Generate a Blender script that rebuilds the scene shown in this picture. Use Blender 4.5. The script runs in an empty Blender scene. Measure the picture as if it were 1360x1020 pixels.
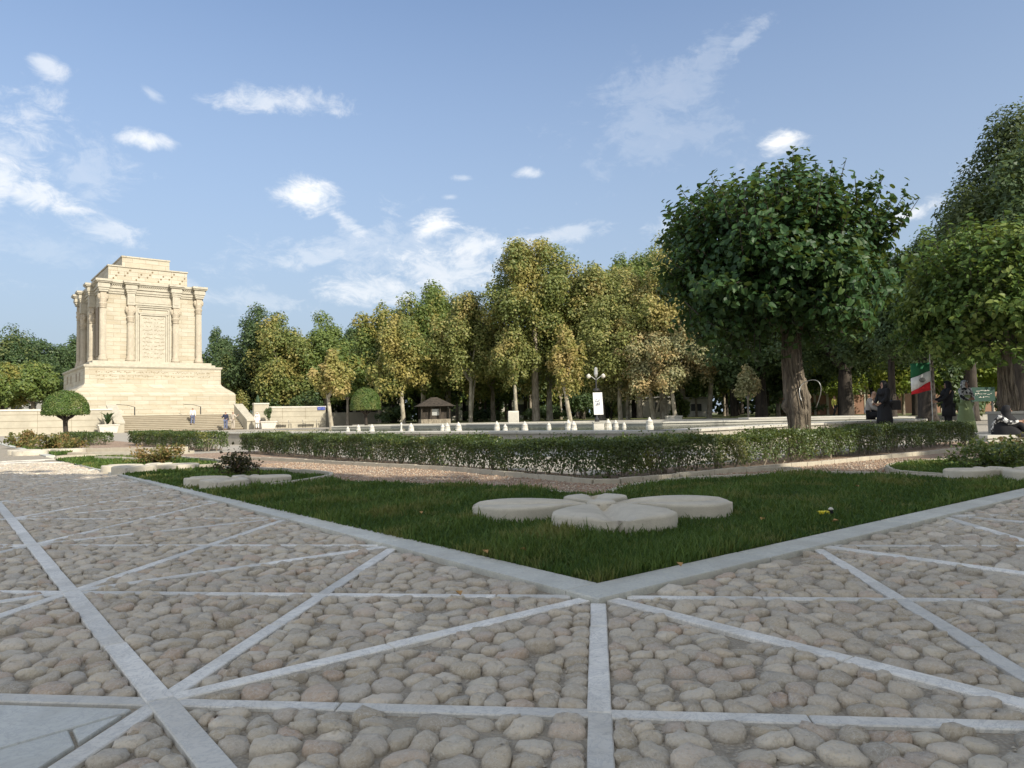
import bpy, math, random
import numpy as np
from mathutils import Vector, Matrix, kdtree, noise as mnoise

random.seed(7); RNG = np.random.default_rng(11)
S = bpy.context.scene
COL = S.collection
PI = math.pi

# ------------------------------------------------------------------ camera
F_PX, ROLL, CAM_H = 967.0, 0.02, 0.78
PITCH = math.atan(42 / F_PX)
_F = np.array([0, math.cos(PITCH), math.sin(PITCH)])
_R0 = np.array([1.0, 0, 0]); _U0 = np.array([0, -math.sin(PITCH), math.cos(PITCH)])
_U = math.cos(ROLL) * _U0 + math.sin(ROLL) * _R0
_R = math.cos(ROLL) * _R0 - math.sin(ROLL) * _U0
cam = bpy.data.cameras.new('camera'); co = bpy.data.objects.new('camera', cam); COL.objects.link(co)
cam.sensor_width = 36.0; cam.lens = F_PX / 1360 * 36.0; cam.clip_start = 0.05; cam.clip_end = 3000
co.matrix_world = Matrix(((_R[0], _U[0], -_F[0], 0), (_R[1], _U[1], -_F[1], 0), (_R[2], _U[2], -_F[2], CAM_H), (0, 0, 0, 1)))
S.camera = co

# ------------------------------------------------------------------ light
SUN_H = (0.66, -0.75); SUN_EL = math.radians(33)
SUN_AZ = math.atan2(SUN_H[0], SUN_H[1])
S.view_settings.view_transform = 'Standard'; S.view_settings.look = 'None'
S.view_settings.gamma = 1.0; S.view_settings.use_curve_mapping = False
S.view_settings.exposure = 1.5
SKY_STRENGTH = 0.077
sun = bpy.data.lights.new('sun', 'SUN'); so = bpy.data.objects.new('sun', sun); COL.objects.link(so)
sun.energy = 2.0; sun.angle = math.radians(0.5); sun.color = (1.0, 0.92, 0.78)
sd = Vector((SUN_H[0] * math.cos(SUN_EL), SUN_H[1] * math.cos(SUN_EL), math.sin(SUN_EL))).normalized()
so.rotation_euler = sd.to_track_quat('Z', 'Y').to_euler()
so.location = (20, -25, 30)


def ray(x, y):
    return _F + (x - 680) / F_PX * _R - (y - 510) / F_PX * _U


def G(x, y, z=0.0):                      # ground point seen at a place in the photograph
    d = ray(x, y); t = (z - CAM_H) / d[2]
    return (d[0] * t, d[1] * t)


def AT(x, y, Y):                         # point at distance Y
    d = ray(x, y); t = Y / d[1]
    return Vector((d[0] * t, Y, CAM_H + d[2] * t))


ANG = math.radians(51.6)
UX = np.array([math.sin(ANG), math.cos(ANG)]); VX = np.array([-math.cos(ANG), math.sin(ANG)])
C0 = np.array(G(795, 790))


def UV(u, v):
    p = C0 + u * UX + v * VX
    return (float(p[0]), float(p[1]))


def toUV(p):
    d = np.asarray(p)[..., :2] - C0
    return np.stack([d @ UX, d @ VX], -1)

# ------------------------------------------------------------------ node helpers
class NT:
    def __init__(s, tree): s.t = tree; s.n = tree.nodes; s.l = tree.links
    def new(s, typ, **kw):
        n = s.n.new(typ)
        for k, v in kw.items():
            if k == 'i':
                for a, b in v.items(): s.set(n.inputs[a], b)
            else: setattr(n, k, v)
        return n
    def set(s, sock, b):
        if isinstance(b, bpy.types.NodeSocket): s.l.new(b, sock)
        else: sock.default_value = b
    def math(s, op, a, b=0.0, c=None, clamp=False):
        n = s.n.new('ShaderNodeMath'); n.operation = op; n.use_clamp = clamp
        s.set(n.inputs[0], a); s.set(n.inputs[1], b)
        if c is not None: s.set(n.inputs[2], c)
        return n.outputs[0]
    def vmath(s, op, a, b=(0, 0, 0), out=0):
        n = s.n.new('ShaderNodeVectorMath'); n.operation = op
        s.set(n.inputs[0], a); s.set(n.inputs[1], b)
        return n.outputs[out]
    def mix(s, f, a, b, blend='MIX'):
        n = s.n.new('ShaderNodeMix'); n.data_type = 'RGBA'; n.blend_type = blend
        s.set(n.inputs[0], f); s.set(n.inputs[6], c4(a)); s.set(n.inputs[7], c4(b))
        return n.outputs[2]
    def noise(s, vec, scale, detail=4, rough=0.55, out=0, dist=0.0):
        n = s.n.new('ShaderNodeTexNoise'); s.set(n.inputs['Vector'], vec)
        n.inputs['Scale'].default_value = scale; n.inputs['Detail'].default_value = detail
        n.inputs['Roughness'].default_value = rough; n.inputs['Distortion'].default_value = dist
        return n.outputs[out]
    def ramp(s, f, stops):
        n = s.n.new('ShaderNodeValToRGB'); s.set(n.inputs[0], f)
        e = n.color_ramp.elements
        while len(e) < len(stops): e.new(0.5)
        for k, (p, c) in enumerate(stops): e[k].position = p; e[k].color = c4(c)
        return n.outputs[0]
    def rng(s, f, a, b, c=0.0, d=1.0):
        n = s.n.new('ShaderNodeMapRange'); s.set(n.inputs[0], f)
        for k, v in zip((1, 2, 3, 4), (a, b, c, d)): n.inputs[k].default_value = v
        return n.outputs[0]


def c4(c):
    if isinstance(c, bpy.types.NodeSocket): return c
    if isinstance(c, (int, float)): return (c, c, c, 1)
    return tuple(c) if len(c) == 4 else tuple(c) + (1.0,)


def newmat(name):
    m = bpy.data.materials.new(name); m.use_nodes = True
    t = NT(m.node_tree); b = m.node_tree.nodes['Principled BSDF']
    return m, t, b


def bump(t, b, h, strength=0.4, dist=0.02):
    n = t.new('ShaderNodeBump'); n.inputs['Strength'].default_value = strength
    n.inputs['Distance'].default_value = dist; t.set(n.inputs['Height'], h)
    t.l.new(n.outputs[0], b.inputs['Normal'])


def geo_pos(t): return t.new('ShaderNodeNewGeometry').outputs['Position']
def obj_co(t): return t.new('ShaderNodeTexCoord').outputs['Object']
def obj_rand(t): return t.new('ShaderNodeObjectInfo').outputs['Random']
def isl_rand(t): return t.new('ShaderNodeNewGeometry').outputs['Random Per Island']


def mat_simple(name, col, rough=0.6, scale=8.0, var=0.15, bstr=0.15, metal=0.0, spec=0.4):
    m, t, b = newmat(name); p = obj_co(t)
    f = t.noise(p, scale, 5)
    c = t.mix(f, tuple(x * (1 - var) for x in col), tuple(min(1, x * (1 + var)) for x in col))
    t.set(b.inputs['Base Color'], c); b.inputs['Roughness'].default_value = rough
    b.inputs['Metallic'].default_value = metal; b.inputs['Specular IOR Level'].default_value = spec
    if bstr: bump(t, b, t.noise(p, scale * 4, 4), bstr, 0.01)
    return m


def mat_stone_piece(name, cols, scale, spots, rough=0.7, bstr=0.5, rand='obj', bd=0.004):
    """natural stones: every piece its own tone, with speckles and veins"""
    m, t, b = newmat(name); p = geo_pos(t)
    r = obj_rand(t) if rand == 'obj' else isl_rand(t)
    base = t.ramp(r, [(k / (len(cols) - 1), c) for k, c in enumerate(cols)])
    n1 = t.noise(p, scale, 6, 0.65); n2 = t.noise(p, scale * 5, 4, 0.7)
    base = t.mix(t.rng(n1, 0.3, 0.75), base, spots, 'MIX') if spots else base
    base = t.mix(t.rng(n2, 0.3, 0.7, 0, 0.5), base, t.mix(0.55, base, (0.05, 0.045, 0.04)))
    t.set(b.inputs['Base Color'], base)
    b.inputs['Roughness'].default_value = rough; b.inputs['Specular IOR Level'].default_value = 0.35
    bump(t, b, t.math('ADD', n1, t.math('MULTIPLY', n2, 0.4)), bstr, bd)
    return m


M = {}
# cobbles: one material for single stones (object random), one for the joined rest (island random)
CC = [(0.62, 0.53, 0.39), (0.38, 0.325, 0.24), (0.70, 0.61, 0.47), (0.33, 0.295, 0.235), (0.60, 0.50, 0.37), (0.50, 0.455, 0.38), (0.50, 0.355, 0.25), (0.74, 0.66, 0.53), (0.42, 0.36, 0.27), (0.66, 0.59, 0.46)]


def mat_cobble(name, kind):
    m, t, b = newmat(name); p = geo_pos(t)
    r = obj_rand(t) if kind == 'obj' else isl_rand(t)
    base = t.ramp(r, [(k / (len(CC) - 1), c) for k, c in enumerate(CC)])
    n1 = t.noise(p, 14, 6, 0.7, dist=0.6); n2 = t.noise(p, 70, 4, 0.75); n3 = t.noise(p, 1.1, 3)
    base = t.mix(t.rng(n1, 0.35, 0.7, 0, 0.55), base, (0.52, 0.465, 0.38))
    base = t.mix(t.rng(n2, 0.52, 0.72, 0, 0.5), base, (0.19, 0.165, 0.13))
    base = t.mix(t.rng(n3, 0.35, 0.7, 0, 0.35), base, (0.36, 0.285, 0.20))
    vv = t.math('ABSOLUTE', t.math('SUBTRACT', t.noise(p, 24, 4, 0.6, dist=1.5), 0.5))
    base = t.mix(t.rng(vv, 0.0, 0.035, 0.5, 0.0), base, (0.62, 0.58, 0.50))
    n4 = t.noise(p, 160, 2, 0.6); base = t.mix(t.rng(n4, 0.6, 0.7, 0, 0.6), base, (0.60, 0.57, 0.50))
    z = t.new('ShaderNodeSeparateXYZ', i={0: p}).outputs[2]
    base = t.mix(t.rng(z, -0.020, -0.008, 0.5, 0.0), base, (0.27, 0.235, 0.18))      # darker brown towards the foot of each stone
    t.set(b.inputs['Base Color'], base)
    b.inputs['Roughness'].default_value = 0.62; b.inputs['Specular IOR Level'].default_value = 0.4
    bump(t, b, t.math('ADD', n1, t.math('MULTIPLY', n2, 0.45)), 0.9, 0.014)
    return m


M['cobble'] = mat_cobble('cobble stone', 'obj'); M['cobble_far'] = mat_cobble('cobble stones', 'isl')


def mat_mortar():
    m, t, b = newmat('paving mortar'); p = geo_pos(t)
    v = t.new('ShaderNodeTexVoronoi', i={'Vector': p, 'Scale': 90.0})
    c = t.ramp(v.outputs['Distance'], [(0.0, (0.46, 0.41, 0.33)), (0.6, (0.24, 0.21, 0.165))])
    c = t.mix(t.rng(t.noise(p, 5, 5), 0.35, 0.7), c, (0.33, 0.29, 0.225))
    t.set(b.inputs['Base Color'], c); b.inputs['Roughness'].default_value = 0.95
    bump(t, b, v.outputs['Distance'], 0.8, -0.006)
    return m


M['mortar'] = mat_mortar()


def mat_marble(name, a, bb, rand='obj'):
    m, t, b = newmat(name); p = geo_pos(t)
    r = obj_rand(t) if rand == 'obj' else isl_rand(t)
    base = t.mix(t.rng(r, 0.1, 0.9), a, bb)
    base = t.mix(t.rng(t.noise(p, 4.0, 5, 0.6, dist=1.0), 0.42, 0.6, 0, 0.4), base, tuple(x * 0.75 for x in bb))
    w = t.noise(p, 9, 6, 0.7, dist=2.2)
    vein = t.math('ABSOLUTE', t.math('SUBTRACT', w, 0.5))
    base = t.mix(t.rng(vein, 0.0, 0.04, 0.45, 0.0), base, (0.34, 0.35, 0.36))
    base = t.mix(t.rng(t.noise(p, 3.0, 6, 0.7), 0.48, 0.75, 0, 0.5), base, (0.42, 0.38, 0.31))
    base = t.mix(t.rng(t.noise(p, 60, 3, 0.8), 0.55, 0.75, 0, 0.35), base, (0.2, 0.19, 0.17))
    t.set(b.inputs['Base Color'], base); b.inputs['Roughness'].default_value = 0.6; b.inputs['Specular IOR Level'].default_value = 0.3
    bump(t, b, t.noise(p, 45, 5, 0.7), 0.35, 0.003)
    return m


M['marble'] = mat_marble('grey white marble', (0.84, 0.81, 0.74), (0.60, 0.58, 0.525))
M['marble_far'] = mat_marble('grey white marble strips', (0.74, 0.73, 0.68), (0.62, 0.61, 0.56), 'isl')
M['kerb'] = mat_marble('green grey kerb stone', (0.64, 0.63, 0.55), (0.54, 0.535, 0.47))
M['flag'] = mat_marble('pale flagstone', (0.58, 0.585, 0.54), (0.52, 0.525, 0.48))


def mat_concrete(name, col, scale=3.0, joints=None):
    m, t, b = newmat(name); p = geo_pos(t)
    c = t.mix(t.rng(t.noise(p, scale, 6, 0.65), 0.3, 0.7), tuple(x * 0.82 for x in col), tuple(x * 1.1 for x in col))
    c = t.mix(t.rng(t.noise(p, scale * 25, 3, 0.8), 0.5, 0.75, 0, 0.4), c, tuple(x * 0.5 for x in col))
    t.set(b.inputs['Base Color'], c); b.inputs['Roughness'].default_value = 0.8
    bump(t, b, t.noise(p, scale * 20, 4), 0.3, 0.01)
    return m


M['plaza'] = mat_concrete('plaza paving', (0.38, 0.345, 0.285), 0.8)
M['edging'] = mat_concrete('pale edging stone', (0.46, 0.42, 0.33), 6)
M['petal'] = mat_concrete('weathered cream stone', (0.55, 0.50, 0.40), 5)
M['pool'] = mat_concrete('pool wall stone', (0.37, 0.345, 0.29), 2)
M['poolrim'] = mat_concrete('pool rim stone', (0.48, 0.46, 0.40), 2)
M['white'] = mat_concrete('white painted stone', (0.62, 0.59, 0.52), 4)
M['concrete'] = mat_concrete('grey concrete', (0.36, 0.35, 0.32), 2)


def mat_gravel():
    m, t, b = newmat('reddish gravel'); p = geo_pos(t)
    v = t.new('ShaderNodeTexVoronoi', i={'Vector': p, 'Scale': 42.0})
    c = t.ramp(t.new('ShaderNodeSeparateColor', i={0: v.outputs['Color']}).outputs[0],
               [(0, (0.40, 0.25, 0.16)), (0.35, (0.27, 0.18, 0.12)), (0.6, (0.46, 0.35, 0.25)), (0.85, (0.36, 0.29, 0.22)), (1, (0.58, 0.51, 0.42))])
    c = t.mix(t.rng(v.outputs['Distance'], 0.3, 0.8, 0, 0.7), c, (0.13, 0.09, 0.07))
    c = t.mix(t.rng(t.noise(p, 1.2, 5), 0.4, 0.7, 0, 0.6), c, (0.38, 0.26, 0.18))
    t.set(b.inputs['Base Color'], c); b.inputs['Roughness'].default_value = 0.95
    bump(t, b, v.outputs['Distance'], 0.8, -0.02)
    return m


M['gravel'] = mat_gravel()
M['pebble'] = mat_stone_piece('red gravel pebble', [(0.40, 0.25, 0.16), (0.48, 0.37, 0.27), (0.28, 0.19, 0.13), (0.58, 0.51, 0.41), (0.43, 0.29, 0.19)], 20, None, 0.85, 0.2, 'isl')


def mat_soil(name, a, bb):
    m, t, b = newmat(name); p = geo_pos(t)
    c = t.mix(t.rng(t.noise(p, 1.5, 8, 0.7), 0.35, 0.68), a, bb)
    t.set(b.inputs['Base Color'], c); b.inputs['Roughness'].default_value = 0.95
    bump(t, b, t.noise(p, 22, 6, 0.7), 0.6, 0.03)
    return m


M['turf'] = mat_soil('turf soil', (0.025, 0.05, 0.015), (0.06, 0.075, 0.025))
M['ground'] = mat_soil('grove soil', (0.11, 0.09, 0.06), (0.16, 0.14, 0.09))
M['bank'] = mat_soil('grass bank', (0.09, 0.13, 0.03), (0.17, 0.15, 0.06))


def mat_leaf(name, a, bb, c3=None, noise_scale=0.6, trans=0.35, rough=0.5, spec=0.35, f3=(0.5, 0.65)):
    m, t, b = newmat(name)
    p = geo_pos(t)
    at = t.new('ShaderNodeAttribute', attribute_name='v').outputs['Fac']
    c = t.mix(at, a, bb)
    if c3:
        n = t.noise(p, noise_scale, 3, 0.6)
        n = t.math('ADD', n, t.math('MULTIPLY', t.math('SUBTRACT', at, 0.5), 0.18))
        n = t.math('ADD', n, t.math('MULTIPLY', t.math('SUBTRACT', obj_rand(t), 0.5), 0.16))
        c = t.mix(t.rng(n, f3[0], f3[1]), c, c3)
    t.set(b.inputs['Base Color'], c); b.inputs['Roughness'].default_value = rough
    b.inputs['Specular IOR Level'].default_value = spec
    tr = t.new('ShaderNodeBsdfTranslucent'); t.set(tr.inputs[0], t.mix(0.5, c, (0.30, 0.36, 0.06), 'MIX'))
    mx = t.new('ShaderNodeMixShader'); mx.inputs[0].default_value = trans
    t.l.new(b.outputs[0], mx.inputs[1]); t.l.new(tr.outputs[0], mx.inputs[2])
    out = [n for n in t.n if n.type == 'OUTPUT_MATERIAL'][0]
    t.l.new(mx.outputs[0], out.inputs[0])
    return m


M['mulberry'] = mat_leaf('mulberry leaf', (0.018, 0.055, 0.02), (0.05, 0.11, 0.03), (0.10, 0.15, 0.035), 1.3, 0.22, 0.5, 0.3, (0.58, 0.8))
M['mulberry2'] = mat_leaf('light mulberry leaf', (0.05, 0.10, 0.025), (0.12, 0.19, 0.04), (0.18, 0.225, 0.055), 0.7, 0.25, 0.5, 0.25)
M['hedge'] = mat_leaf('hedge leaf', (0.035, 0.065, 0.018), (0.095, 0.13, 0.03), (0.19, 0.19, 0.05), 1.6, 0.3, 0.4, 0.5, (0.55, 0.72))
M['topiary'] = mat_leaf('clipped leaf', (0.05, 0.10, 0.02), (0.12, 0.18, 0.04), (0.17, 0.20, 0.06), 1.5, 0.25, 0.5)
M['gold'] = mat_leaf('gold plane leaf', (0.14, 0.175, 0.05), (0.30, 0.30, 0.10), (0.40, 0.33, 0.12), 0.35, 0.3)
M['yellow'] = mat_leaf('yellow plane leaf', (0.24, 0.24, 0.07), (0.38, 0.34, 0.11), (0.43, 0.33, 0.13), 0.5, 0.35)
M['olive'] = mat_leaf('olive plane leaf', (0.10, 0.14, 0.04), (0.23, 0.255, 0.075), (0.38, 0.32, 0.10), 0.35, 0.3, f3=(0.47, 0.68))
M['green'] = mat_leaf('green plane leaf', (0.08, 0.13, 0.035), (0.19, 0.24, 0.06), (0.34, 0.29, 0.08), 0.3, 0.3, f3=(0.52, 0.72))
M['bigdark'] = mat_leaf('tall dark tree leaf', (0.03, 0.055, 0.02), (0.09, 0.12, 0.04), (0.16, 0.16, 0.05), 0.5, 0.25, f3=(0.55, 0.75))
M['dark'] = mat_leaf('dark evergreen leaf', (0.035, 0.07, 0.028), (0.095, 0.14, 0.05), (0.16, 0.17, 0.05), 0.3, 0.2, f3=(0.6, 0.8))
M['silver'] = mat_leaf('grey green leaf', (0.20, 0.21, 0.10), (0.40, 0.38, 0.20), (0.46, 0.34, 0.16), 0.5, 0.25)
M['lime'] = mat_leaf('lime leaf', (0.14, 0.22, 0.03), (0.24, 0.32, 0.05), (0.30, 0.33, 0.06), 0.5, 0.45)
M['bush'] = mat_leaf('rose leaf', (0.10, 0.12, 0.035), (0.22, 0.20, 0.07), (0.27, 0.17, 0.07), 3.0, 0.3)
M['bushdark'] = mat_leaf('dark rose leaf', (0.03, 0.025, 0.015), (0.07, 0.06, 0.025), (0.10, 0.035, 0.03), 3.0, 0.2)
M['grass'] = mat_leaf('grass blade', (0.03, 0.075, 0.016), (0.13, 0.20, 0.045), (0.21, 0.20, 0.065), 1.7, 0.3, 0.6, 0.2, (0.54, 0.72))


def mat_bark(name, a, bb, stretch=0.25, scale=6, bstr=0.8):
    m, t, b = newmat(name); p = obj_co(t)
    mp = t.new('ShaderNodeMapping', i={'Vector': p, 'Scale': (1, 1, stretch)}).outputs[0]
    n = t.noise(mp, scale, 6, 0.65, dist=0.8)
    c = t.mix(t.rng(n, 0.38, 0.62), a, bb)
    t.set(b.inputs['Base Color'], c); b.inputs['Roughness'].default_value = 0.9
    bump(t, b, t.noise(mp, scale * 2.4, 6, 0.7, dist=1.0), bstr, 0.05)
    return m


M['bark'] = mat_bark('mulberry bark', (0.10, 0.08, 0.06), (0.30, 0.25, 0.185), 0.12, 16, 1.0)
M['palebark'] = mat_bark('pale plane bark', (0.23, 0.20, 0.15), (0.50, 0.46, 0.36), 0.5, 2.5, 0.3)
M['midbark'] = mat_bark('brown grey bark', (0.16, 0.135, 0.10), (0.38, 0.33, 0.255), 0.4, 3, 0.5)
M['darkbark'] = mat_bark('dark bark', (0.022, 0.018, 0.014), (0.065, 0.052, 0.04), 0.3, 5, 0.5)  # lowered so the colour itself carries the shade on the grove trunks


def mat_limestone():
    m, t, b = newmat('cream limestone blocks'); p = obj_co(t)
    sp = t.new('ShaderNodeSeparateXYZ', i={0: p})
    ab = t.math('ADD', sp.outputs[0], sp.outputs[1])
    bc = t.new('ShaderNodeCombineXYZ', i={0: ab, 1: sp.outputs[2], 2: 0.0}).outputs[0]
    br = t.new('ShaderNodeTexBrick', i={'Vector': bc, 'Scale': 1.0, 'Mortar Size': 0.012, 'Mortar Smooth': 0.3, 'Bias': 0.0, 'Brick Width': 1.25, 'Row Height': 0.42})
    br.inputs['Color1'].default_value = (0.49, 0.465, 0.385, 1); br.inputs['Color2'].default_value = (0.40, 0.36, 0.275, 1)
    br.inputs['Mortar'].default_value = (0.28, 0.225, 0.15, 1)
    mp = t.new('ShaderNodeMapping', i={'Vector': p, 'Scale': (0.35, 0.35, 3.0)}).outputs[0]
    n = t.noise(mp, 1.4, 6, 0.7)
    c = t.mix(t.rng(n, 0.42, 0.72, 0, 0.75), br.outputs[0], (0.37, 0.30, 0.19))
    c = t.mix(t.rng(t.noise(p, 0.7, 4), 0.45, 0.7, 0, 0.5), c, (0.52, 0.47, 0.36))
    c = t.mix(t.rng(t.noise(p, 9, 4, 0.7), 0.6, 0.75, 0, 0.35), c, (0.32, 0.25, 0.15))
    t.set(b.inputs['Base Color'], c); b.inputs['Roughness'].default_value = 0.75
    bump(t, b, t.math('ADD', t.math('MULTIPLY', br.outputs['Fac'], -0.8), t.noise(p, 5, 6, 0.7)), 0.6, 0.03)
    return m


M['lime_stone'] = mat_limestone()
M['carved'] = mat_concrete('carved limestone', (0.47, 0.435, 0.35), 3)
M['pink'] = mat_concrete('pinkish limestone', (0.47, 0.41, 0.315), 3)
M['flank_stone'] = mat_concrete('darker grey limestone', (0.27, 0.22, 0.16), 2)  # one darker tone for the flank panels and reliefs
M['incise'] = mat_simple('incised letters', (0.20, 0.15, 0.09), 0.9)
M['terrace'] = mat_concrete('terrace stone', (0.43, 0.395, 0.31), 1.2)
M['tread'] = mat_concrete('stair stone', (0.25, 0.21, 0.15), 2)  # darkened so the risers carry the steps' shadow lines in their colour


def mat_water():
    m, t, b = newmat('pool water'); p = geo_pos(t)
    b.inputs['Base Color'].default_value = (0.05, 0.075, 0.06, 1); b.inputs['Roughness'].default_value = 0.08
    b.inputs['IOR'].default_value = 1.33; b.inputs['Specular IOR Level'].default_value = 0.5
    bump(t, b, t.noise(p, 5, 4), 0.35, 0.02)
    return m


M['water'] = mat_water()
M['skin'] = mat_simple('skin', (0.42, 0.25, 0.17), 0.55, bstr=0)
M['hair'] = mat_simple('black hair', (0.02, 0.016, 0.014), 0.5)
M['black'] = mat_simple('black cloth', (0.012, 0.012, 0.014), 0.85, 20)
M['navy'] = mat_simple('navy cloth', (0.025, 0.03, 0.06), 0.85, 20)
M['jeans'] = mat_simple('blue grey jeans', (0.12, 0.14, 0.22), 0.85, 20)
M['beige'] = mat_simple('beige cloth', (0.45, 0.40, 0.33), 0.85, 20)
M['greyshirt'] = mat_simple('pale grey shirt', (0.38, 0.35, 0.32), 0.85, 20)
M['whitecloth'] = mat_simple('white cloth', (0.72, 0.70, 0.66), 0.85, 20)
M['yellowcloth'] = mat_simple('yellow jacket', (0.60, 0.58, 0.12), 0.8, 20)
M['greencloth'] = mat_simple('pale green skirt', (0.34, 0.42, 0.20), 0.85, 12)
M['metal'] = mat_simple('dark metal', (0.07, 0.07, 0.07), 0.45, 8, metal=0.6)
M['steel'] = mat_simple('light steel', (0.5, 0.5, 0.48), 0.4, 8, metal=0.6)
M['blue'] = mat_simple('blue enamel', (0.06, 0.09, 0.35), 0.4)
M['green_sign'] = mat_simple('green sign paint', (0.010, 0.045, 0.03), 0.5)
M['flag_green'] = mat_simple('flag green', (0.02, 0.14, 0.06), 0.8)
M['flag_white'] = mat_simple('flag white', (0.75, 0.75, 0.73), 0.8)
M['flag_red'] = mat_simple('flag red', (0.60, 0.02, 0.03), 0.8)
M['toy_yellow'] = mat_simple('yellow plastic', (0.75, 0.62, 0.03), 0.35)
M['dryleaf'] = mat_simple('dry leaf', (0.40, 0.24, 0.09), 0.8, 30)
M['brick'] = mat_simple('red brown fence brick', (0.26, 0.15, 0.10), 0.85, 3)
M['pattern'] = mat_simple('patterned black and white cloth', (0.2, 0.2, 0.2), 0.9)
_m, _t, _b = newmat('patterned scarf cloth')
_v = _t.noise(obj_co(_t), 14, 2)
_t.set(_b.inputs['Base Color'], _t.ramp(_v, [(0.49, (0.015, 0.015, 0.018)), (0.52, (0.62, 0.62, 0.6))]))
M['pattern'] = _m

# ------------------------------------------------------------------ object helpers
def tag(o, label=None, cat=None, group=None, kind=None):
    if label: o['label'] = label
    if cat: o['category'] = cat
    if group: o['group'] = group
    if kind: o['kind'] = kind
    return o


def link(name, me, mats, parent=None, smooth=False):
    o = bpy.data.objects.new(name, me); COL.objects.link(o)
    if mats is not None and len(me.materials) == 0:
        for m in (mats if isinstance(mats, (list, tuple)) else [mats]): me.materials.append(m)
    if parent is not None: o.parent = parent
    if smooth: me.polygons.foreach_set('use_smooth', [True] * len(me.polygons))
    return o


def empty(name, loc=(0, 0, 0), rz=0.0, label=None, cat=None, group=None, kind=None):
    o = bpy.data.objects.new(name, None); COL.objects.link(o); o.empty_display_size = 0.2
    o.location = loc; o.rotation_euler = (0, 0, rz)
    return tag(o, label, cat, group, kind)


class MB:
    def __init__(s): s.v = []; s.f = []
    def add(s, vs, fs):
        n = len(s.v); s.v += [tuple(map(float, v)) for v in vs]; s.f += [tuple(i + n for i in f) for f in fs]; return s
    def box(s, x0, x1, y0, y1, z0, z1):
        return s.add([(x0, y0, z0), (x1, y0, z0), (x1, y1, z0), (x0, y1, z0), (x0, y0, z1), (x1, y0, z1), (x1, y1, z1), (x0, y1, z1)],
                     [(0, 3, 2, 1), (4, 5, 6, 7), (0, 1, 5, 4), (1, 2, 6, 5), (2, 3, 7, 6), (3, 0, 4, 7)])
    def hexa(s, bot, top):                       # 4 bottom, 4 top points
        return s.add(list(bot) + list(top), [(0, 3, 2, 1), (4, 5, 6, 7), (0, 1, 5, 4), (1, 2, 6, 5), (2, 3, 7, 6), (3, 0, 4, 7)])
    def cbox(s, x0, x1, y0, y1, z0, z1, c=0.01):  # box with chamfered top edge
        v = [(x0, y0, z0), (x1, y0, z0), (x1, y1, z0), (x0, y1, z0), (x0, y0, z1 - c), (x1, y0, z1 - c), (x1, y1, z1 - c), (x0, y1, z1 - c),
             (x0 + c, y0 + c, z1), (x1 - c, y0 + c, z1), (x1 - c, y1 - c, z1), (x0 + c, y1 - c, z1)]
        return s.add(v, [(0, 3, 2, 1), (8, 9, 10, 11)] + [(i, (i + 1) % 4, (i + 1) % 4 + 4, i + 4) for i in range(4)] + [(i + 4, (i + 1) % 4 + 4, (i + 1) % 4 + 8, i + 8) for i in range(4)])
    def prism(s, poly, z0, z1, c=0.0):
        n = len(poly); p = [(a[0], a[1]) for a in poly]
        v = [(a, b, z0) for a, b in p]
        if c:
            cx = sum(a for a, b in p) / n; cy = sum(b for a, b in p) / n
            v += [(a, b, z1 - c) for a, b in p]
            v += [(a + (cx - a) / max(1e-6, math.hypot(cx - a, cy - b)) * c * 1.3, b + (cy - b) / max(1e-6, math.hypot(cx - a, cy - b)) * c * 1.3, z1) for a, b in p]
            s.add(v, [tuple(range(n))[::-1], tuple(range(2 * n, 3 * n))] + [(i + o, (i + 1) % n + o, (i + 1) % n + n + o, i + n + o) for o in (0, n) for i in range(n)])
        else:
            v += [(a, b, z1) for a, b in p]
            s.add(v, [tuple(range(n))[::-1], tuple(range(n, 2 * n))] + [(i, (i + 1) % n, (i + 1) % n + n, i + n) for i in range(n)])
        return s
    def lathe(s, prof, n=16, cx=0.0, cy=0.0, sx=1.0, sy=1.0):
        v = []; f = []
        for r, z in prof:
            for k in range(n):
                a = 2 * PI * k / n; v.append((cx + r * sx * math.cos(a), cy + r * sy * math.sin(a), z))
        for j in range(len(prof) - 1):
            for k in range(n):
                k2 = (k + 1) % n; f.append((j * n + k, j * n + k2, (j + 1) * n + k2, (j + 1) * n + k))
        f.append(tuple(range(n))[::-1]); f.append(tuple(range((len(prof) - 1) * n, len(prof) * n)))
        return s.add(v, f)
    def tube(s, pts, rad, n=8, cap=True, wob=0.0):
        pts = [Vector(p) for p in pts]
        if not isinstance(rad, (list, tuple)): rad = [rad] * len(pts)
        v = []; f = []
        prev = None
        for i, p in enumerate(pts):
            d = (pts[min(i + 1, len(pts) - 1)] - pts[max(i - 1, 0)]).normalized()
            if prev is None: a = d.orthogonal().normalized()
            else: a = (prev - d * prev.dot(d)).normalized()
            prev = a; b = d.cross(a)
            for k in range(n):
                t = 2 * PI * k / n; r = rad[i] * (1 + wob * math.sin(3 * t + i * 0.7) + wob * 0.7 * math.sin(5 * t - i * 1.3))
                v.append(p + (a * math.cos(t) + b * math.sin(t)) * r)
        for i in range(len(pts) - 1):
            for k in range(n):
                k2 = (k + 1) % n; f.append((i * n + k, i * n + k2, (i + 1) * n + k2, (i + 1) * n + k))
        if cap: f.append(tuple(range(n))[::-1]); f.append(tuple(range((len(pts) - 1) * n, len(pts) * n)))
        return s.add(v, f)
    def mesh(s, name='mesh'):
        me = bpy.data.meshes.new(name); me.from_pydata(s.v, [], s.f); me.update(); return me
    def build(s, name, mat, parent=None, smooth=False):
        return link(name, s.mesh(name), mat, parent, smooth)


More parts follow.
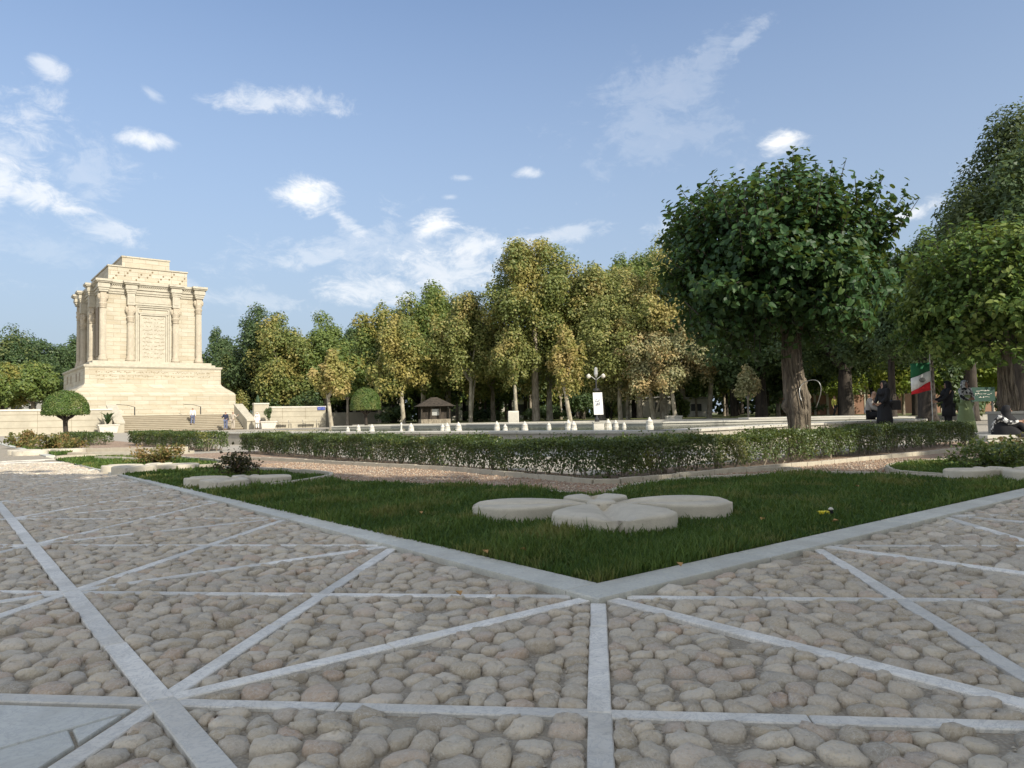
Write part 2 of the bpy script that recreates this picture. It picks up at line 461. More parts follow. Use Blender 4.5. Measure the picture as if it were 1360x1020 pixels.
def np_mesh(name, V, Fq, mat, parent=None, smooth=False, attr=None):
    """V (n,3); Fq (m,k) faces all with k corners"""
    me = bpy.data.meshes.new(name); k = Fq.shape[1]
    me.vertices.add(len(V)); me.vertices.foreach_set('co', np.ascontiguousarray(V, dtype=np.float32).ravel())
    me.loops.add(Fq.size); me.loops.foreach_set('vertex_index', np.ascontiguousarray(Fq, dtype=np.int32).ravel())
    me.polygons.add(len(Fq)); me.polygons.foreach_set('loop_start', np.arange(0, Fq.size, k, dtype=np.int32))
    me.polygons.foreach_set('loop_total', np.full(len(Fq), k, dtype=np.int32))
    me.update(calc_edges=True)
    if attr is not None:
        a = me.attributes.new('v', 'FLOAT', 'FACE'); a.data.foreach_set('value', attr.astype(np.float32))
    return link(name, me, mat, parent, smooth)


LEAF4 = (np.array([(0, 0, 0), (-0.36, 0.42, 0.10), (0, 1, -0.06), (0.36, 0.42, 0.10)]), np.array([(0, 3, 2), (0, 2, 1)]))
LEAF3 = (np.array([(-0.42, 0.1, 0), (0.42, 0.1, 0.08), (0, 1, 0)]), np.array([(0, 1, 2)]))
# heart-shaped leaf folded along the midrib
HEART = (np.array([(0, 0.02, 0.0), (-0.30, -0.08, 0.07), (-0.44, 0.22, 0.12), (-0.27, 0.68, 0.04), (0, 1.05, -0.16), (0.27, 0.68, 0.04), (0.44, 0.22, 0.12), (0.30, -0.08, 0.07)]),
         np.array([(0, 2, 1), (0, 3, 2), (0, 4, 3), (0, 5, 4), (0, 6, 5), (0, 7, 6)]))


def frames(N, T):
    N = N / np.maximum(1e-9, np.linalg.norm(N, axis=1, keepdims=True))
    T = T - (T * N).sum(1, keepdims=True) * N
    T = T / np.maximum(1e-9, np.linalg.norm(T, axis=1, keepdims=True))
    return np.cross(T, N), T, N


def leaves(name, Pn, Nn, Tn, size, tmpl, mat, parent=None):
    X, Y, Z = frames(Nn, Tn)
    tv, tf = tmpl; n = len(Pn); k = len(tv)
    s = size[:, None, None]
    V = Pn[:, None, :] + s * (tv[None, :, 0, None] * X[:, None, :] + tv[None, :, 1, None] * Y[:, None, :] + tv[None, :, 2, None] * Z[:, None, :])
    Fq = (tf[None] + (np.arange(n) * k)[:, None, None]).reshape(-1, 3)
    r = np.repeat(RNG.random(n), len(tf))
    return np_mesh(name, V.reshape(-1, 3), Fq, mat, parent, False, r)


def rdir(n):
    d = RNG.normal(size=(n, 3)); return d / np.linalg.norm(d, axis=1, keepdims=True)


def crown_leaves(center, rad, n, leaf, nlobes=26, lobe=0.36, flat_bottom=-0.5, out=0.8, squeeze=0.0):
    """leaves in uneven clumps spread over an ellipsoid"""
    d = rdir(nlobes); d[:, 2] = np.where(d[:, 2] < flat_bottom, -d[:, 2] * 0.6, d[:, 2])
    rr = RNG.uniform(0.35, 0.84 if lobe > 0.3 else 0.93, nlobes)[:, None]
    lc = d * rr
    if squeeze: lc[:, :2] *= (1 - squeeze * np.clip(lc[:, 2:3], -0.2, 1))
    lr = RNG.uniform(0.5, 1.25, nlobes) * lobe
    idx = RNG.choice(nlobes, n, p=lr ** 2 / (lr ** 2).sum())
    dd = rdir(n); dd[:, 2] = np.where((dd[:, 2] < -0.3) & (RNG.random(n) < 0.5), -dd[:, 2], dd[:, 2])
    rad_l = lr[idx] * (RNG.random(n) ** 0.35 * 1.08)
    p = lc[idx] + dd * rad_l[:, None]
    bumpy = RNG.normal(size=(n, 3)) * 0.02
    p = (p + bumpy) * np.array(rad)
    N = dd * out + RNG.normal(size=(n, 3)) * 0.42 + np.array((0.1, -0.15, 0.3)); T = RNG.normal(size=(n, 3)) + np.array((0, 0, -0.5))
    size = leaf * RNG.uniform(0.7, 1.3, n)
    return p + np.array(center), N, T, size


# ------------------------------------------------------------------ world: Nishita sky with clouds far away
def build_world():
    w = bpy.data.worlds.new('World'); S.world = w; w.use_nodes = True
    t = NT(w.node_tree); bg = w.node_tree.nodes['Background']
    sky = t.new('ShaderNodeTexSky'); sky.sky_type = 'NISHITA'; sky.sun_disc = False
    sky.sun_elevation = SUN_EL; sky.sun_rotation = SUN_AZ
    sky.air_density = 1.0; sky.dust_density = 4.0; sky.ozone_density = 2.2; sky.altitude = 900
    d = t.new('ShaderNodeTexCoord').outputs['Generated']
    n1 = t.noise(t.vmath('MULTIPLY', d, (1, 1, 2.0)), 9.0, 9, 0.65, dist=0.9)
    n2 = t.noise(t.vmath('MULTIPLY', d, (1, 1, 1.7)), 30.0, 8, 0.68, dist=0.8)
    nn = t.math('ADD', t.math('MULTIPLY', t.math('SUBTRACT', n1, 0.5), 2.6), t.math('MULTIPLY', t.math('SUBTRACT', n2, 0.5), 1.5))
    total = None
    # (px, py, half width px, half height px, tilt, thickness, ragged)
    CL = [(62, 88, 22, 16, 0.4, 0.60, .8), (203, 127, 20, 8, 0.4, 0.35, .8), (350, 135, 85, 20, -0.06, 0.55, 1.0), (195, 186, 48, 15, 0.03, 0.85, .7),
          (20, 200, 62, 70, 0.3, 0.42, 1.3), (55, 262, 62, 30, 0.25, 0.72, 1.0), (0, 235, 34, 55, 0.5, 0.75, .9), (135, 308, 60, 20, 0.1, 0.45, 1.1), (110, 235, 60, 60, 0.3, 0.22, 1.4),
          (412, 262, 44, 30, 0.15, 1.0, .75), (455, 290, 42, 14, 0.5, 0.55, 1.0), (577, 298, 36, 24, -0.2, 0.95, .8), (640, 325, 72, 28, 0.0, 0.72, 1.0),
          (600, 362, 150, 50, -0.05, 0.60, 1.2), (500, 385, 120, 30, 0.0, 0.62, 1.0), (415, 345, 52, 18, -0.2, 0.38, 1.2), (560, 345, 170, 62, 0.0, 0.25, 1.4),
          (705, 230, 22, 9, 0.1, 0.6, .8), (985, 55, 46, 13, -0.6, 0.26, 1.0), (925, 100, 85, 34, -0.65, 0.17, 1.3), (855, 150, 62, 52, 0.8, 0.15, 1.3), (880, 190, 120, 42, 0.1, 0.12, 1.5),
          (1040, 189, 38, 19, 0.05, 0.98, .7), (1210, 283, 60, 16, -0.2, 0.75, .9), (770, 308, 60, 14, -0.15, 0.4, 1.1), (614, 236, 17, 5, 0, 0.35, .8), (598, 262, 12, 5, 0, 0.35, .8),
          (900, 300, 60, 20, 0, 0.35, 1.2), (300, 395, 160, 26, 0.05, 0.25, 1.3), (1330, 215, 60, 16, 0, 0.4, 1.0), (60, 330, 130, 30, 0, .15, 1.2)]
    for (px, py, hw, hh, tilt, th, rag) in CL:
        c = ray(px, py); L = np.linalg.norm(c); c = c / L
        right = np.cross(c, np.array([0, 0, 1.0])); right /= np.linalg.norm(right); up = np.cross(right, c)
        ct, st = math.cos(-tilt), math.sin(-tilt)
        a1 = right * ct + up * st; a2 = -right * st + up * ct
        sc = 1 / (F_PX * L)
        x = t.vmath('DOT_PRODUCT', d, tuple(a1 / (hw * sc * 1.15)), out=1); y = t.vmath('DOT_PRODUCT', d, tuple(a2 / (hh * sc * 1.15)), out=1)
        fr = t.math('GREATER_THAN', t.vmath('DOT_PRODUCT', d, tuple(c), out=1), 0.3)
        r2 = t.math('ADD', t.math('MULTIPLY', x, x), t.math('MULTIPLY', y, y))
        q = t.math('ADD', t.math('SUBTRACT', 1.0, t.math('SQRT', r2)), t.math('MULTIPLY', nn, rag * 1.0))
        q = t.rng(q, 0.08, 0.98, 0, 1)
        n = t.n[-1]; n.interpolation_type = 'SMOOTHSTEP'
        q = t.math('MULTIPLY', t.math('MULTIPLY', q, th), fr)
        total = q if total is None else t.math('MAXIMUM', total, q)
    # overhead and behind, out of view: denser bright cloud added to raise fill light
    oth = t.rng(t.noise(t.vmath('MULTIPLY', d, (1, 1, 2.5)), 3.0, 8, 0.6), 0.33, 0.56, 0, 0.92)
    back = t.rng(t.vmath('DOT_PRODUCT', d, (0, 1, 0), out=1), 0.45, 0.25, 0, 1)
    total = t.math('MAXIMUM', total, t.math('MULTIPLY', oth, back), clamp=True)
    z = t.new('ShaderNodeSeparateXYZ', i={0: d}).outputs[2]
    # faint dust whitening low down, as in the photograph's pale horizon
    lum = t.mix(1.0, sky.outputs[0], (SKY_MUL[0], SKY_MUL[1], SKY_MUL[2]), 'MULTIPLY')
    lum = t.mix(t.rng(z, 0.0, 0.6, 1.0, 0.0), lum, HORIZON)
    cl = t.mix(t.rng(n2, 0.3, 0.7), CLOUD_A, CLOUD_B)
    col = t.mix(total, lum, cl)
    t.l.new(col, bg.inputs[0]); bg.inputs[1].default_value = SKY_STRENGTH


SKY_MUL = (1.0, 1.0, 1.0); HORIZON = (1.95, 2.35, 2.85); CLOUD_A = (4.2, 4.5, 4.8); CLOUD_B = (5.3, 5.25, 5.2)
build_world()

# ------------------------------------------------------------------ the ground sheets
def sheet(name, poly, z, mat, kind='structure', thick=None):
    mb = MB()
    if thick: mb.prism(poly, z - thick, z)
    else: mb.add([(a, b, z) for a, b in poly], [tuple(range(len(poly)))])
    o = mb.build(name, mat)
    me = o.data; me.update()
    return tag(o, kind=kind)


g = MB().add([(-1500, -1500, -0.09), (1500, -1500, -0.09), (1500, 1500, -0.09), (-1500, 1500, -0.09)], [(0, 1, 2, 3)]).build('ground', M['ground']); tag(g, kind='structure')
paving = MB().add([UV(-40, -30) + (-0.019,), UV(-0.07, -30) + (-0.019,), UV(-0.07, -0.07) + (-0.019,), UV(-0.07, 66) + (-0.019,), UV(-40, 66) + (-0.019,), UV(60, -30) + (-0.019,), UV(60, -0.07) + (-0.019,)],
                  [(0, 1, 2, 3, 4), (1, 5, 6, 2)]).build('cobbled_pavement', M['mortar']); tag(paving, kind='structure')
plaza = MB().add([UV(0.1, 0.1) + (-0.03,), UV(90, 0.1) + (-0.03,), UV(90, 90) + (-0.03,), UV(0.1, 90) + (-0.03,)], [(0, 1, 2, 3)]).build('plaza', M['plaza']); tag(plaza, kind='structure')
gravel = MB().add([UV(0.1, 0.1) + (-0.012,), UV(16, 0.1) + (-0.012,), UV(16, 4.6) + (-0.012,), UV(4.4, 4.6) + (-0.012,), UV(4.4, 17.0) + (-0.012,), UV(0.1, 17.0) + (-0.012,)],
                  [(0, 1, 2, 3, 4, 5)]).build('gravel_path', M['gravel']); tag(gravel, kind='structure')
gravel2 = MB().add([UV(0.1, 19.2) + (-0.012,), UV(4.2, 19.2) + (-0.012,), UV(4.2, 36) + (-0.012,), UV(0.1, 36) + (-0.012,)], [(0, 1, 2, 3)]).build('gravel_path', M['gravel']); tag(gravel2, kind='structure')

# ------------------------------------------------------------------ cobbles between marble strips
SQ = 1.745
LINES = []      # (kind, k, halfwidth, top z)   u=k, v=k, u-v=k, u+v=k  (times SQ)
for k in range(-10, 12):
    LINES.append(('u', k, 0.036, -0.001)); LINES.append(('v', k, 0.032, -0.003))
for k in range(-22, 24):
    LINES.append(('m', k, 0.031, -0.005)); LINES.append(('p', k, 0.027, -0.007))
LN = {'u': (1, 0), 'v': (0, 1), 'm': (math.sqrt(.5), -math.sqrt(.5)), 'p': (math.sqrt(.5), math.sqrt(.5))}
LSC = {'u': 1, 'v': 1, 'm': math.sqrt(.5), 'p': math.sqrt(.5)}


def in_view(P, zmin=0.9, zmax=15.0, side=0.80, extra=0.7):
    return (P[..., 1] > zmin) & (P[..., 1] < zmax) & (np.abs(P[..., 0]) < side * P[..., 1] + extra)


def in_flag(uv):
    return (uv[..., 0] < -SQ) & (uv[..., 0] > -2 * SQ) & (np.abs(uv[..., 1]) < -SQ - uv[..., 0] - 0.02)


def make_cobbles():
    sp = 0.073
    # loosely packed points with varied spacing
    ys = np.arange(0.7, 15.2, sp * 0.88)
    pts = []
    for j, y in enumerate(ys):
        xs = np.arange(-0.82 * y - 0.9, 0.82 * y + 0.9, sp * 1.34) + (j % 2) * sp * 0.67
        pts.append(np.stack([xs, np.full_like(xs, y)], -1))
    P = np.concatenate(pts)
    P += RNG.uniform(-0.5, 0.5, P.shape) * sp * 0.85
    P = P[RNG.random(len(P)) > 0.17]
    uv = toUV(P)
    ok = in_view(P, 0.8) & ((uv[:, 0] < -0.13) | (uv[:, 1] < -0.13)) & ~in_flag(uv)
    P = P[ok]; uv = uv[ok]
    # drop those sitting on a strip
    for rep in range(2):           # stones that would sit on a strip are set beside it
        for kd, k, hw, zt in LINES:
            n = np.array(LN[kd]); s = uv @ n - k * SQ * LSC[kd]
            m = np.abs(s) < hw + 0.028
            want = np.where(s >= 0, 1, -1) * (hw + 0.028 + RNG.random(len(s)) * 0.012)
            uv = uv + np.where(m, want - s, 0)[:, None] * n[None]
    keep = ((uv[:, 0] < -0.12) | (uv[:, 1] < -0.12)) & ~in_flag(uv)
    for kd, k, hw, zt in LINES:
        n = np.array(LN[kd]); s = uv @ n - k * SQ * LSC[kd]
        keep &= ~(np.abs(s) < hw + 0.012)
    uv = uv[keep]; P = C0 + uv[:, :1] * UX + uv[:, 1:] * VX
    kd_ = kdtree.KDTree(len(P))
    for i, p in enumerate(P): kd_.insert((p[0], p[1], 0), i)
    kd_.balance()
    K = 14; nb = np.zeros((len(P), K), int)
    for i, p in enumerate(P):
        r = kd_.find_n((p[0], p[1], 0), K + 1)
        ids = [q[1] for q in r if q[1] != i][:K]
        nb[i, :len(ids)] = ids
    nv = 11
    th = np.linspace(0, 2 * PI, nv, endpoint=False)
    dirs = np.stack([np.cos(th), np.sin(th)], -1)
    R = np.full((len(P), nv), 0.095)
    for c in range(K):
        dvec = P[nb[:, c]] - P; L = np.linalg.norm(dvec, axis=1); L = np.maximum(L, 1e-4)
        cs = (dvec / L[:, None]) @ dirs.T
        lim = (L[:, None] * 0.5 - 0.0004) / np.maximum(cs, 1e-3)
        R = np.where(cs > 0.02, np.minimum(R, lim), R)
    for kd, k, hw, zt in LINES:
        n2 = np.array(LN[kd]); nw = n2[0] * UX + n2[1] * VX
        s = uv @ n2 - k * SQ * LSC[kd]
        near = np.abs(s) < 0.22
        if not near.any(): continue
        sg = -np.sign(s[near]); cs = (nw @ dirs.T)[None, :] * sg[:, None]
        lim = (np.abs(s[near])[:, None] - hw - 0.003) / np.maximum(cs, 1e-3)
        R[near] = np.where(cs > 0.02, np.minimum(R[near], lim), R[near])
    for ax in (0, 1):       # garden kerb
        nw = UX if ax == 0 else VX
        s = -0.095 - uv[:, ax]; oth = uv[:, 1 - ax] > -0.2
        near = (s > 0) & (s < 0.2) & oth
        cs = (nw @ dirs.T)[None, :]
        lim = s[near][:, None] / np.maximum(cs, 1e-3)
        R[near] = np.where(cs > 0.02, np.minimum(R[near], lim), R[near])
    R = np.maximum(R, 0.012)
    for _ in range(1):
        Rs = 0.5 * R + 0.25 * np.roll(R, 1, 1) + 0.25 * np.roll(R, -1, 1)
        R = np.minimum(Rs, R * 1.10)
    R = R * (1 - 0.07 * RNG.random(R.shape) ** 2)
    mean = R.mean(1)
    top = RNG.normal(-0.001, 0.0042, len(P))
    hgt = np.clip(mean * 0.50, 0.008, 0.023)
    # crown rings: foot, belly, shoulder, cap, centre; tilted a little
    rings = [(1.0, -0.040), (0.99, None, 0.30), (0.84, None, 0.78), (0.50, None, 0.98)]
    tilt = RNG.normal(0, 0.13, (len(P), 2))
    lump = RNG.normal(0, 0.0026, (len(P), 4, nv))
    out = np.zeros((len(P), 4 * nv + 1, 3))
    base = top - hgt
    for j, rg in enumerate(rings):
        xy = P[:, None, :] + dirs[None] * (R * rg[0])[..., None]
        if rg[1] is not None: z = np.full((len(P), nv), -0.041)
        else:
            z = base[:, None] + hgt[:, None] * rg[2] + lump[:, j] + ((xy - P[:, None, :]) * tilt[:, None, :]).sum(-1)
        out[:, j * nv:(j + 1) * nv, :2] = xy; out[:, j * nv:(j + 1) * nv, 2] = z
    out[:, -1, :2] = P + RNG.normal(0, 0.006, P.shape); out[:, -1, 2] = top + 0.002
    quads = [(j * nv + k, j * nv + (k + 1) % nv, (j + 1) * nv + (k + 1) % nv, (j + 1) * nv + k) for j in range(3) for k in range(nv)]
    tris = [(3 * nv + k, 3 * nv + (k + 1) % nv, 4 * nv) for k in range(nv)]
    # the 300 that show largest: nearest to the camera and inside the frame
    dist = np.hypot(P[:, 0], P[:, 1]); vis = (np.abs(P[:, 0]) < 0.70 * P[:, 1] + 0.05) & (P[:, 1] > 1.38)
    score = np.where(vis, mean / dist ** 1.5, -1); order = np.argsort(-score)
    big = order[:300]; rest = np.setdiff1d(np.arange(len(P)), big)
    for i in big:
        me = bpy.data.meshes.new('cobble'); c = np.array([P[i, 0], P[i, 1], 0])
        me.from_pydata([tuple(v) for v in (out[i] - c)], [], quads + tris); me.update()
        o = link('cobble', me, M['cobble'], paving, True); o.location = tuple(c)
    V = out[rest]; n = len(rest); k = V.shape[1]
    tq = np.array([(a, b, c) for a, b, c, d in quads] + [(a, c, d) for a, b, c, d in quads] + tris)
    Fq = (tq[None] + (np.arange(n) * k)[:, None, None]).reshape(-1, 3)
    o = np_mesh('cobbles', V.reshape(-1, 3), Fq, M['cobble_far'], paving, True)
    tag(o, kind='stuff')
    print('cobbles', len(P))


make_cobbles()


def scatter_grit():
    n = 5200; ys = 1.0 + 7.5 * RNG.random(n) ** 1.4; xs = (RNG.random(n) * 2 - 1) * (0.78 * ys + 0.2)
    P = np.stack([xs, ys], -1); uv = toUV(P); ok = ((uv[:, 0] < -0.1) | (uv[:, 1] < -0.1)) & ~in_flag(uv)
    for kd, k, hw, zt in LINES: ok &= np.abs(uv @ np.array(LN[kd]) - k * SQ * LSC[kd]) > hw + 0.004
    P = P[ok]; n = len(P)
    oc = np.array([(1, 0, 0), (0, 1, 0), (-1, 0, 0), (0, -1, 0), (0, 0, 0.7), (0, 0, -0.7)]); of = np.array([(0, 1, 4), (1, 2, 4), (2, 3, 4), (3, 0, 4)])
    sz = RNG.uniform(0.002, 0.0065, n)
    V = oc[None] * RNG.uniform(0.6, 1.4, (n, 6, 1)) * sz[:, None, None] + np.stack([P[:, 0], P[:, 1], RNG.uniform(-0.019, -0.012, n)], -1)[:, None, :]
    tag(np_mesh('grit', V.reshape(-1, 3), (of[None] + (np.arange(n) * 6)[:, None, None]).reshape(-1, 3), M['cobble_far'], paving), kind='stuff')


scatter_grit()


def strip_piece(mb, a, b, hw, zt, zb=-0.04):
    a = np.array(a); b = np.array(b); d = (b - a) / np.linalg.norm(b - a); n = np.array([-d[1], d[0]]) * hw; c = 0.0035
    q = [a - n, b - n, b + n, a + n]; qi = [a - n * (1 - c / hw) + d * c, b - n * (1 - c / hw) - d * c, b + n * (1 - c / hw) - d * c, a + n * (1 - c / hw) + d * c]
    v = [(p[0], p[1], zb) for p in q] + [(p[0], p[1], zt - c) for p in q] + [(p[0], p[1], zt) for p in qi]
    mb.add(v, [(8, 9, 10, 11)] + [(i + o, (i + 1) % 4 + o, (i + 1) % 4 + 4 + o, i + 4 + o) for o in (0, 4) for i in range(4)])


def make_strips():
    pcs = []
    for kd, k, hw, zt in LINES:
        n = np.array(LN[kd]); dr = np.array([-n[1], n[0]]); off = n * k * SQ * LSC[kd]
        ts = -40 + random.uniform(0, 1)
        L = SQ if kd in 'uv' else SQ * math.sqrt(.5)
        # cut at crossings so that pieces butt; then random halves
        cuts = []
        base = 0.0 if kd in 'uv' else (0.0 if k % 2 == 0 else 0.0)
        step = SQ if kd in 'uv' else SQ * math.sqrt(.5)
        st0 = -24 * step if kd in 'uv' else (-24 * step)
        for j in range(48):
            a = st0 + j * step; b = a + step
            m = a + step * random.uniform(0.35, 0.65)
            cuts += [(a, m), (m, b)] if random.random() < 0.97 else [(a, b)]
        for a, b in cuts:
            pa = off + dr * (a + 0.002); pb = off + dr * (b - 0.002)
            mid = (pa + pb) / 2
            # outside garden
            def inside(q): return q[0] > -0.085 and q[1] > -0.085
            if kd == 'u' and k == 0 and (pa[1] + pb[1]) / 2 > 0: continue
            if kd == 'v' and k == 0 and (pa[0] + pb[0]) / 2 > 0: continue
            if inside(mid): continue
            # clip ends against the kerb's outer edge
            def clip(q, o):
                if not inside(q): return q
                best = 1.0
                for ax in (0, 1):
                    if o[ax] < -0.085 < q[ax]: best = min(best, (-0.085 - o[ax]) / (q[ax] - o[ax]))
                return o + (q - o) * best
            pa2 = clip(pa, mid); pb2 = clip(pb, mid)
            mm = (pa2 + pb2) / 2
            if in_flag(mm): continue
            wa = np.array(UV(*pa2)); wb = np.array(UV(*pb2))
            if np.linalg.norm(wa - wb) < 0.06: continue
            w = (wa + wb) / 2
            if not (in_view(w, 0.9, 16.5, 0.80, 1.2)): continue
            pcs.append((float(np.hypot(*w)), wa, wb, hw, zt))
    pcs.sort(key=lambda a: a[0])
    far = MB()
    for i, (_, a, b, hw, zt) in enumerate(pcs):
        zt = zt + random.uniform(-0.0004, 0.0004); nj = np.array([-(b - a)[1], (b - a)[0]]) / np.linalg.norm(b - a)
        a = a + nj * random.uniform(-0.0022, 0.0022); b = b + nj * random.uniform(-0.0022, 0.0022); hw = hw * random.uniform(0.95, 1.05)
        if i < 298:
            mb = MB(); mb_ = np.array([*(a + b) / 2]); strip_piece(mb, a - mb_, b - mb_, hw, zt); o = mb.build('marble_strip', M['marble'], paving); o.location = (mb_[0], mb_[1], 0)
        else: strip_piece(far, a, b, hw, zt)
    if far.v: tag(far.build('marble_strips', M['marble_far'], paving), kind='stuff')
    print('strips', len(pcs))


make_strips()

# flagstones in the triangle at bottom left
def clip_poly(poly, p, n):        # keep side where (x-p).n >= 0
    out = []
    for i in range(len(poly)):
        a = np.array(poly[i]); b = np.array(poly[(i + 1) % len(poly)])
        da = (a - p) @ n; db = (b - p) @ n
        if da >= 0: out.append(tuple(a))
        if (da >= 0) != (db >= 0): out.append(tuple(a + (b - a) * da / (da - db)))
    return out


tri = [UV(-SQ - 0.075, 0.0), UV(-2 * SQ + 0.04, SQ - 0.10), UV(-2 * SQ + 0.04, -SQ + 0.10)]
ja, jb = np.array(G(0, 990)), np.array(G(145, 949)); jn = np.array([-(jb - ja)[1], (jb - ja)[0]]); jn /= np.linalg.norm(jn)
ka, kb = np.array(G(94, 965)), np.array(G(118, 1020)); kn = np.array([-(kb - ka)[1], (kb - ka)[0]]); kn /= np.linalg.norm(kn)
up_, lo_ = clip_poly(tri, ja + jn * 0.005, jn), clip_poly(tri, ja - jn * 0.005, -jn)
lw = np.array(UV(-2.75, 0.3)); 
for poly in [clip_poly(up_, lw, UX), clip_poly(up_, lw - UX * 0.01, -UX), clip_poly(lo_, ka + kn * 0.005, kn), clip_poly(lo_, ka - kn * 0.005, -kn)]:
    if len(poly) > 2:
        c = np.mean(poly, axis=0)
        o = MB().prism([(a - c[0], b - c[1]) for a, b in poly], -0.04, -0.008, 0.004).build('flagstone', M['flag'], paving); o.location = (c[0], c[1], 0)

# ------------------------------------------------------------------ kerb round the garden corner
kerb = MB()
kerb_root = empty('garden_kerb', (0, 0, 0), kind='structure')
def kerb_run(axis, t0, t1):
    t = t0; k = 0
    while t < t1:
        L = random.uniform(1.15, 1.75); L = min(L, t1 - t)
        z = 0.012 + random.uniform(-0.003, 0.004); s = random.uniform(-0.003, 0.003)
        def pt(a, b): return UV(a, b) if axis == 'u' else UV(b, a)
        q = [pt(t + 0.003, -0.085 + s), pt(t + L - 0.003, -0.085 + s), pt(t + L - 0.003, 0.115 + s), pt(t + 0.003, 0.115 + s)]
        if axis != 'u': q = q[::-1]
        c = np.mean(q, axis=0)
        o = MB().prism([(a - c[0], b - c[1]) for a, b in q], -0.08, z, 0.006).build('kerb_stone', M['kerb'], kerb_root); o.location = (c[0], c[1], 0)
        t += L; k += 1
kerb_run('u', -0.085, 18); kerb_run('v', 0.118, 17.2); kerb_run('v', 19.2, 44)

# ------------------------------------------------------------------ lawns
def pxs(l, z=0.0): return [G(x, y, z) for x, y in l]


LAWN1 = [UV(0.118, 0.118), UV(15, 0.118), UV(15, 2.2)] + pxs([(1300, 611), (1242, 614.5), (1195, 617.5), (1177, 622), (1181, 627), (1210, 632), (1262, 635.2),
        (1200, 633.9), (1125, 631.8), (1060, 631), (960, 636.5), (897, 640.5), (856, 645.5), (823.5, 652), (812, 658), (785, 661), (757, 656.5), (720, 652), (630, 646.5), (572, 644.5), (500, 643), (447, 641),
        (444, 637), (430, 633.6), (380, 629.5), (342, 627), (300, 624.5), (240, 624), (292, 621), (300, 618), (280, 614), (240, 610.5), (189, 607), (120, 607.5), (74, 610.5)])
LAWN2 = [UV(0.118, 19.5)] + pxs([(93, 602.7), (105, 600), (60, 597.5), (25, 593.5)]) + [UV(0.9, 34), UV(0.118, 34)]


def in_poly(P, poly):
    x, y = P[:, 0], P[:, 1]; r = np.zeros(len(P), bool); n = len(poly)
    for i in range(n):
        x1, y1 = poly[i]; x2, y2 = poly[(i + 1) % n]
        c = ((y1 > y) != (y2 > y)) & (x < (x2 - x1) * (y - y1) / ((y2 - y1) + 1e-12) + x1)
        r ^= c
    return r


PETAL_HALF = [(0.0, 0.0), (0.13, 0.09), (0.27, 0.21), (0.42, 0.35), (0.58, 0.445), (0.74, 0.46), (0.85, 0.42), (0.93, 0.33), (0.98, 0.22), (1.02, 0.10), (1.0, 0.0)]
FLOWERS = [(799, 667.5, 0.96), (316, 635, 0.62), (200, 618, 0.75), (1335, 624, 0.62), (62, 597.5, 1.0)]


def under_flower(P):
    r = np.zeros(len(P), bool)
    for px, py, R_ in FLOWERS:
        c = np.array(G(px, py, 0.095)); q = (P - c) / R_
        for k in range(4):
            a = -k * PI / 2; x = q[:, 0] * math.cos(a) - q[:, 1] * math.sin(a); y = np.abs(q[:, 0] * math.sin(a) + q[:, 1] * math.cos(a))
            r |= in_poly(np.stack([x, y + 1e-4], -1), PETAL_HALF) & (k != 1)
            if k == 1: r |= in_poly(np.stack([x / 0.62, y / 0.62 + 1e-4], -1), PETAL_HALF)
    return r


def lawn(poly, nblades, dmin):
    L = MB().prism(poly, -0.05, 0.006)
    # triangulate the uneven top properly through bmesh
    import bmesh
    o = L.build('lawn', M['turf']); tag(o, kind='structure')
    bm = bmesh.new(); bm.from_mesh(o.data); bmesh.ops.triangulate(bm, faces=bm.faces[:]); bm.to_mesh(o.data); bm.free()
    A = np.array(poly); lo = A.min(0); hi = A.max(0)
    out = []; tot = 0
    while tot < nblades:
        q = lo + RNG.random((nblades * 2, 2)) * (hi - lo)
        d = np.hypot(q[:, 0], q[:, 1])
        keep = (RNG.random(len(q)) < np.clip((dmin / d) ** 1.5, 0, 1)) & (np.abs(q[:, 0]) < 0.8 * q[:, 1] + 0.5)
        q = q[keep]; q = q[in_poly(q, poly)]; q = q[~under_flower(q)]
        out.append(q); tot += len(q)
        if len(out) > 60: break
    P = np.concatenate(out)[:nblades]; n = len(P); d = np.hypot(P[:, 0], P[:, 1])
    # thin worn patches
    patch = np.sin(P[:, 0] * 2.1 + 1) * np.sin(P[:, 1] * 1.7) + np.sin(P[:, 0] * 5.3 - P[:, 1] * 4.1)
    h = RNG.uniform(0.02, 0.062, n) * (1 + 0.25 * patch) * np.where(RNG.random(n) < 0.06, 1.55, 1.0) ; w = 0.0031 * np.clip(d / 3.2, 1, 4.5)
    az = RNG.uniform(0, 2 * PI, n); lean = RNG.uniform(0.1, 0.9, n)
    bx = np.stack([np.cos(az), np.sin(az), np.zeros(n)], -1); ld = np.stack([-np.sin(az), np.cos(az), np.zeros(n)], -1)
    B = np.stack([P[:, 0], P[:, 1], np.full(n, 0.004)], -1)
    mid = B + ld * (h * lean * 0.35)[:, None]; mid[:, 2] += h * 0.6
    tip = B + ld * (h * lean)[:, None]; tip[:, 2] += h
    V = np.stack([B - bx * w[:, None], B + bx * w[:, None], mid + bx * (w * 0.8)[:, None], mid - bx * (w * 0.8)[:, None], tip], 1)
    tf = np.array([(0, 1, 2), (0, 2, 3), (3, 2, 4)])
    Fq = (tf[None] + (np.arange(n) * 5)[:, None, None]).reshape(-1, 3)
    att = np.repeat(np.clip(RNG.random(n) * 0.8 + 0.15 * patch, 0, 1), 3)
    o = np_mesh('grass', V.reshape(-1, 3), Fq, M['grass'], None, False, att); tag(o, 'short green grass of the planted lawn beds', 'grass', kind='stuff')
    return o


lawn(LAWN1, 150000, 3.4)['label'] = 'short dark green grass of the front corner lawn'
lawn(LAWN2, 16000, 20)['label'] = 'sunlit grass of the small lawn beyond the cross path'

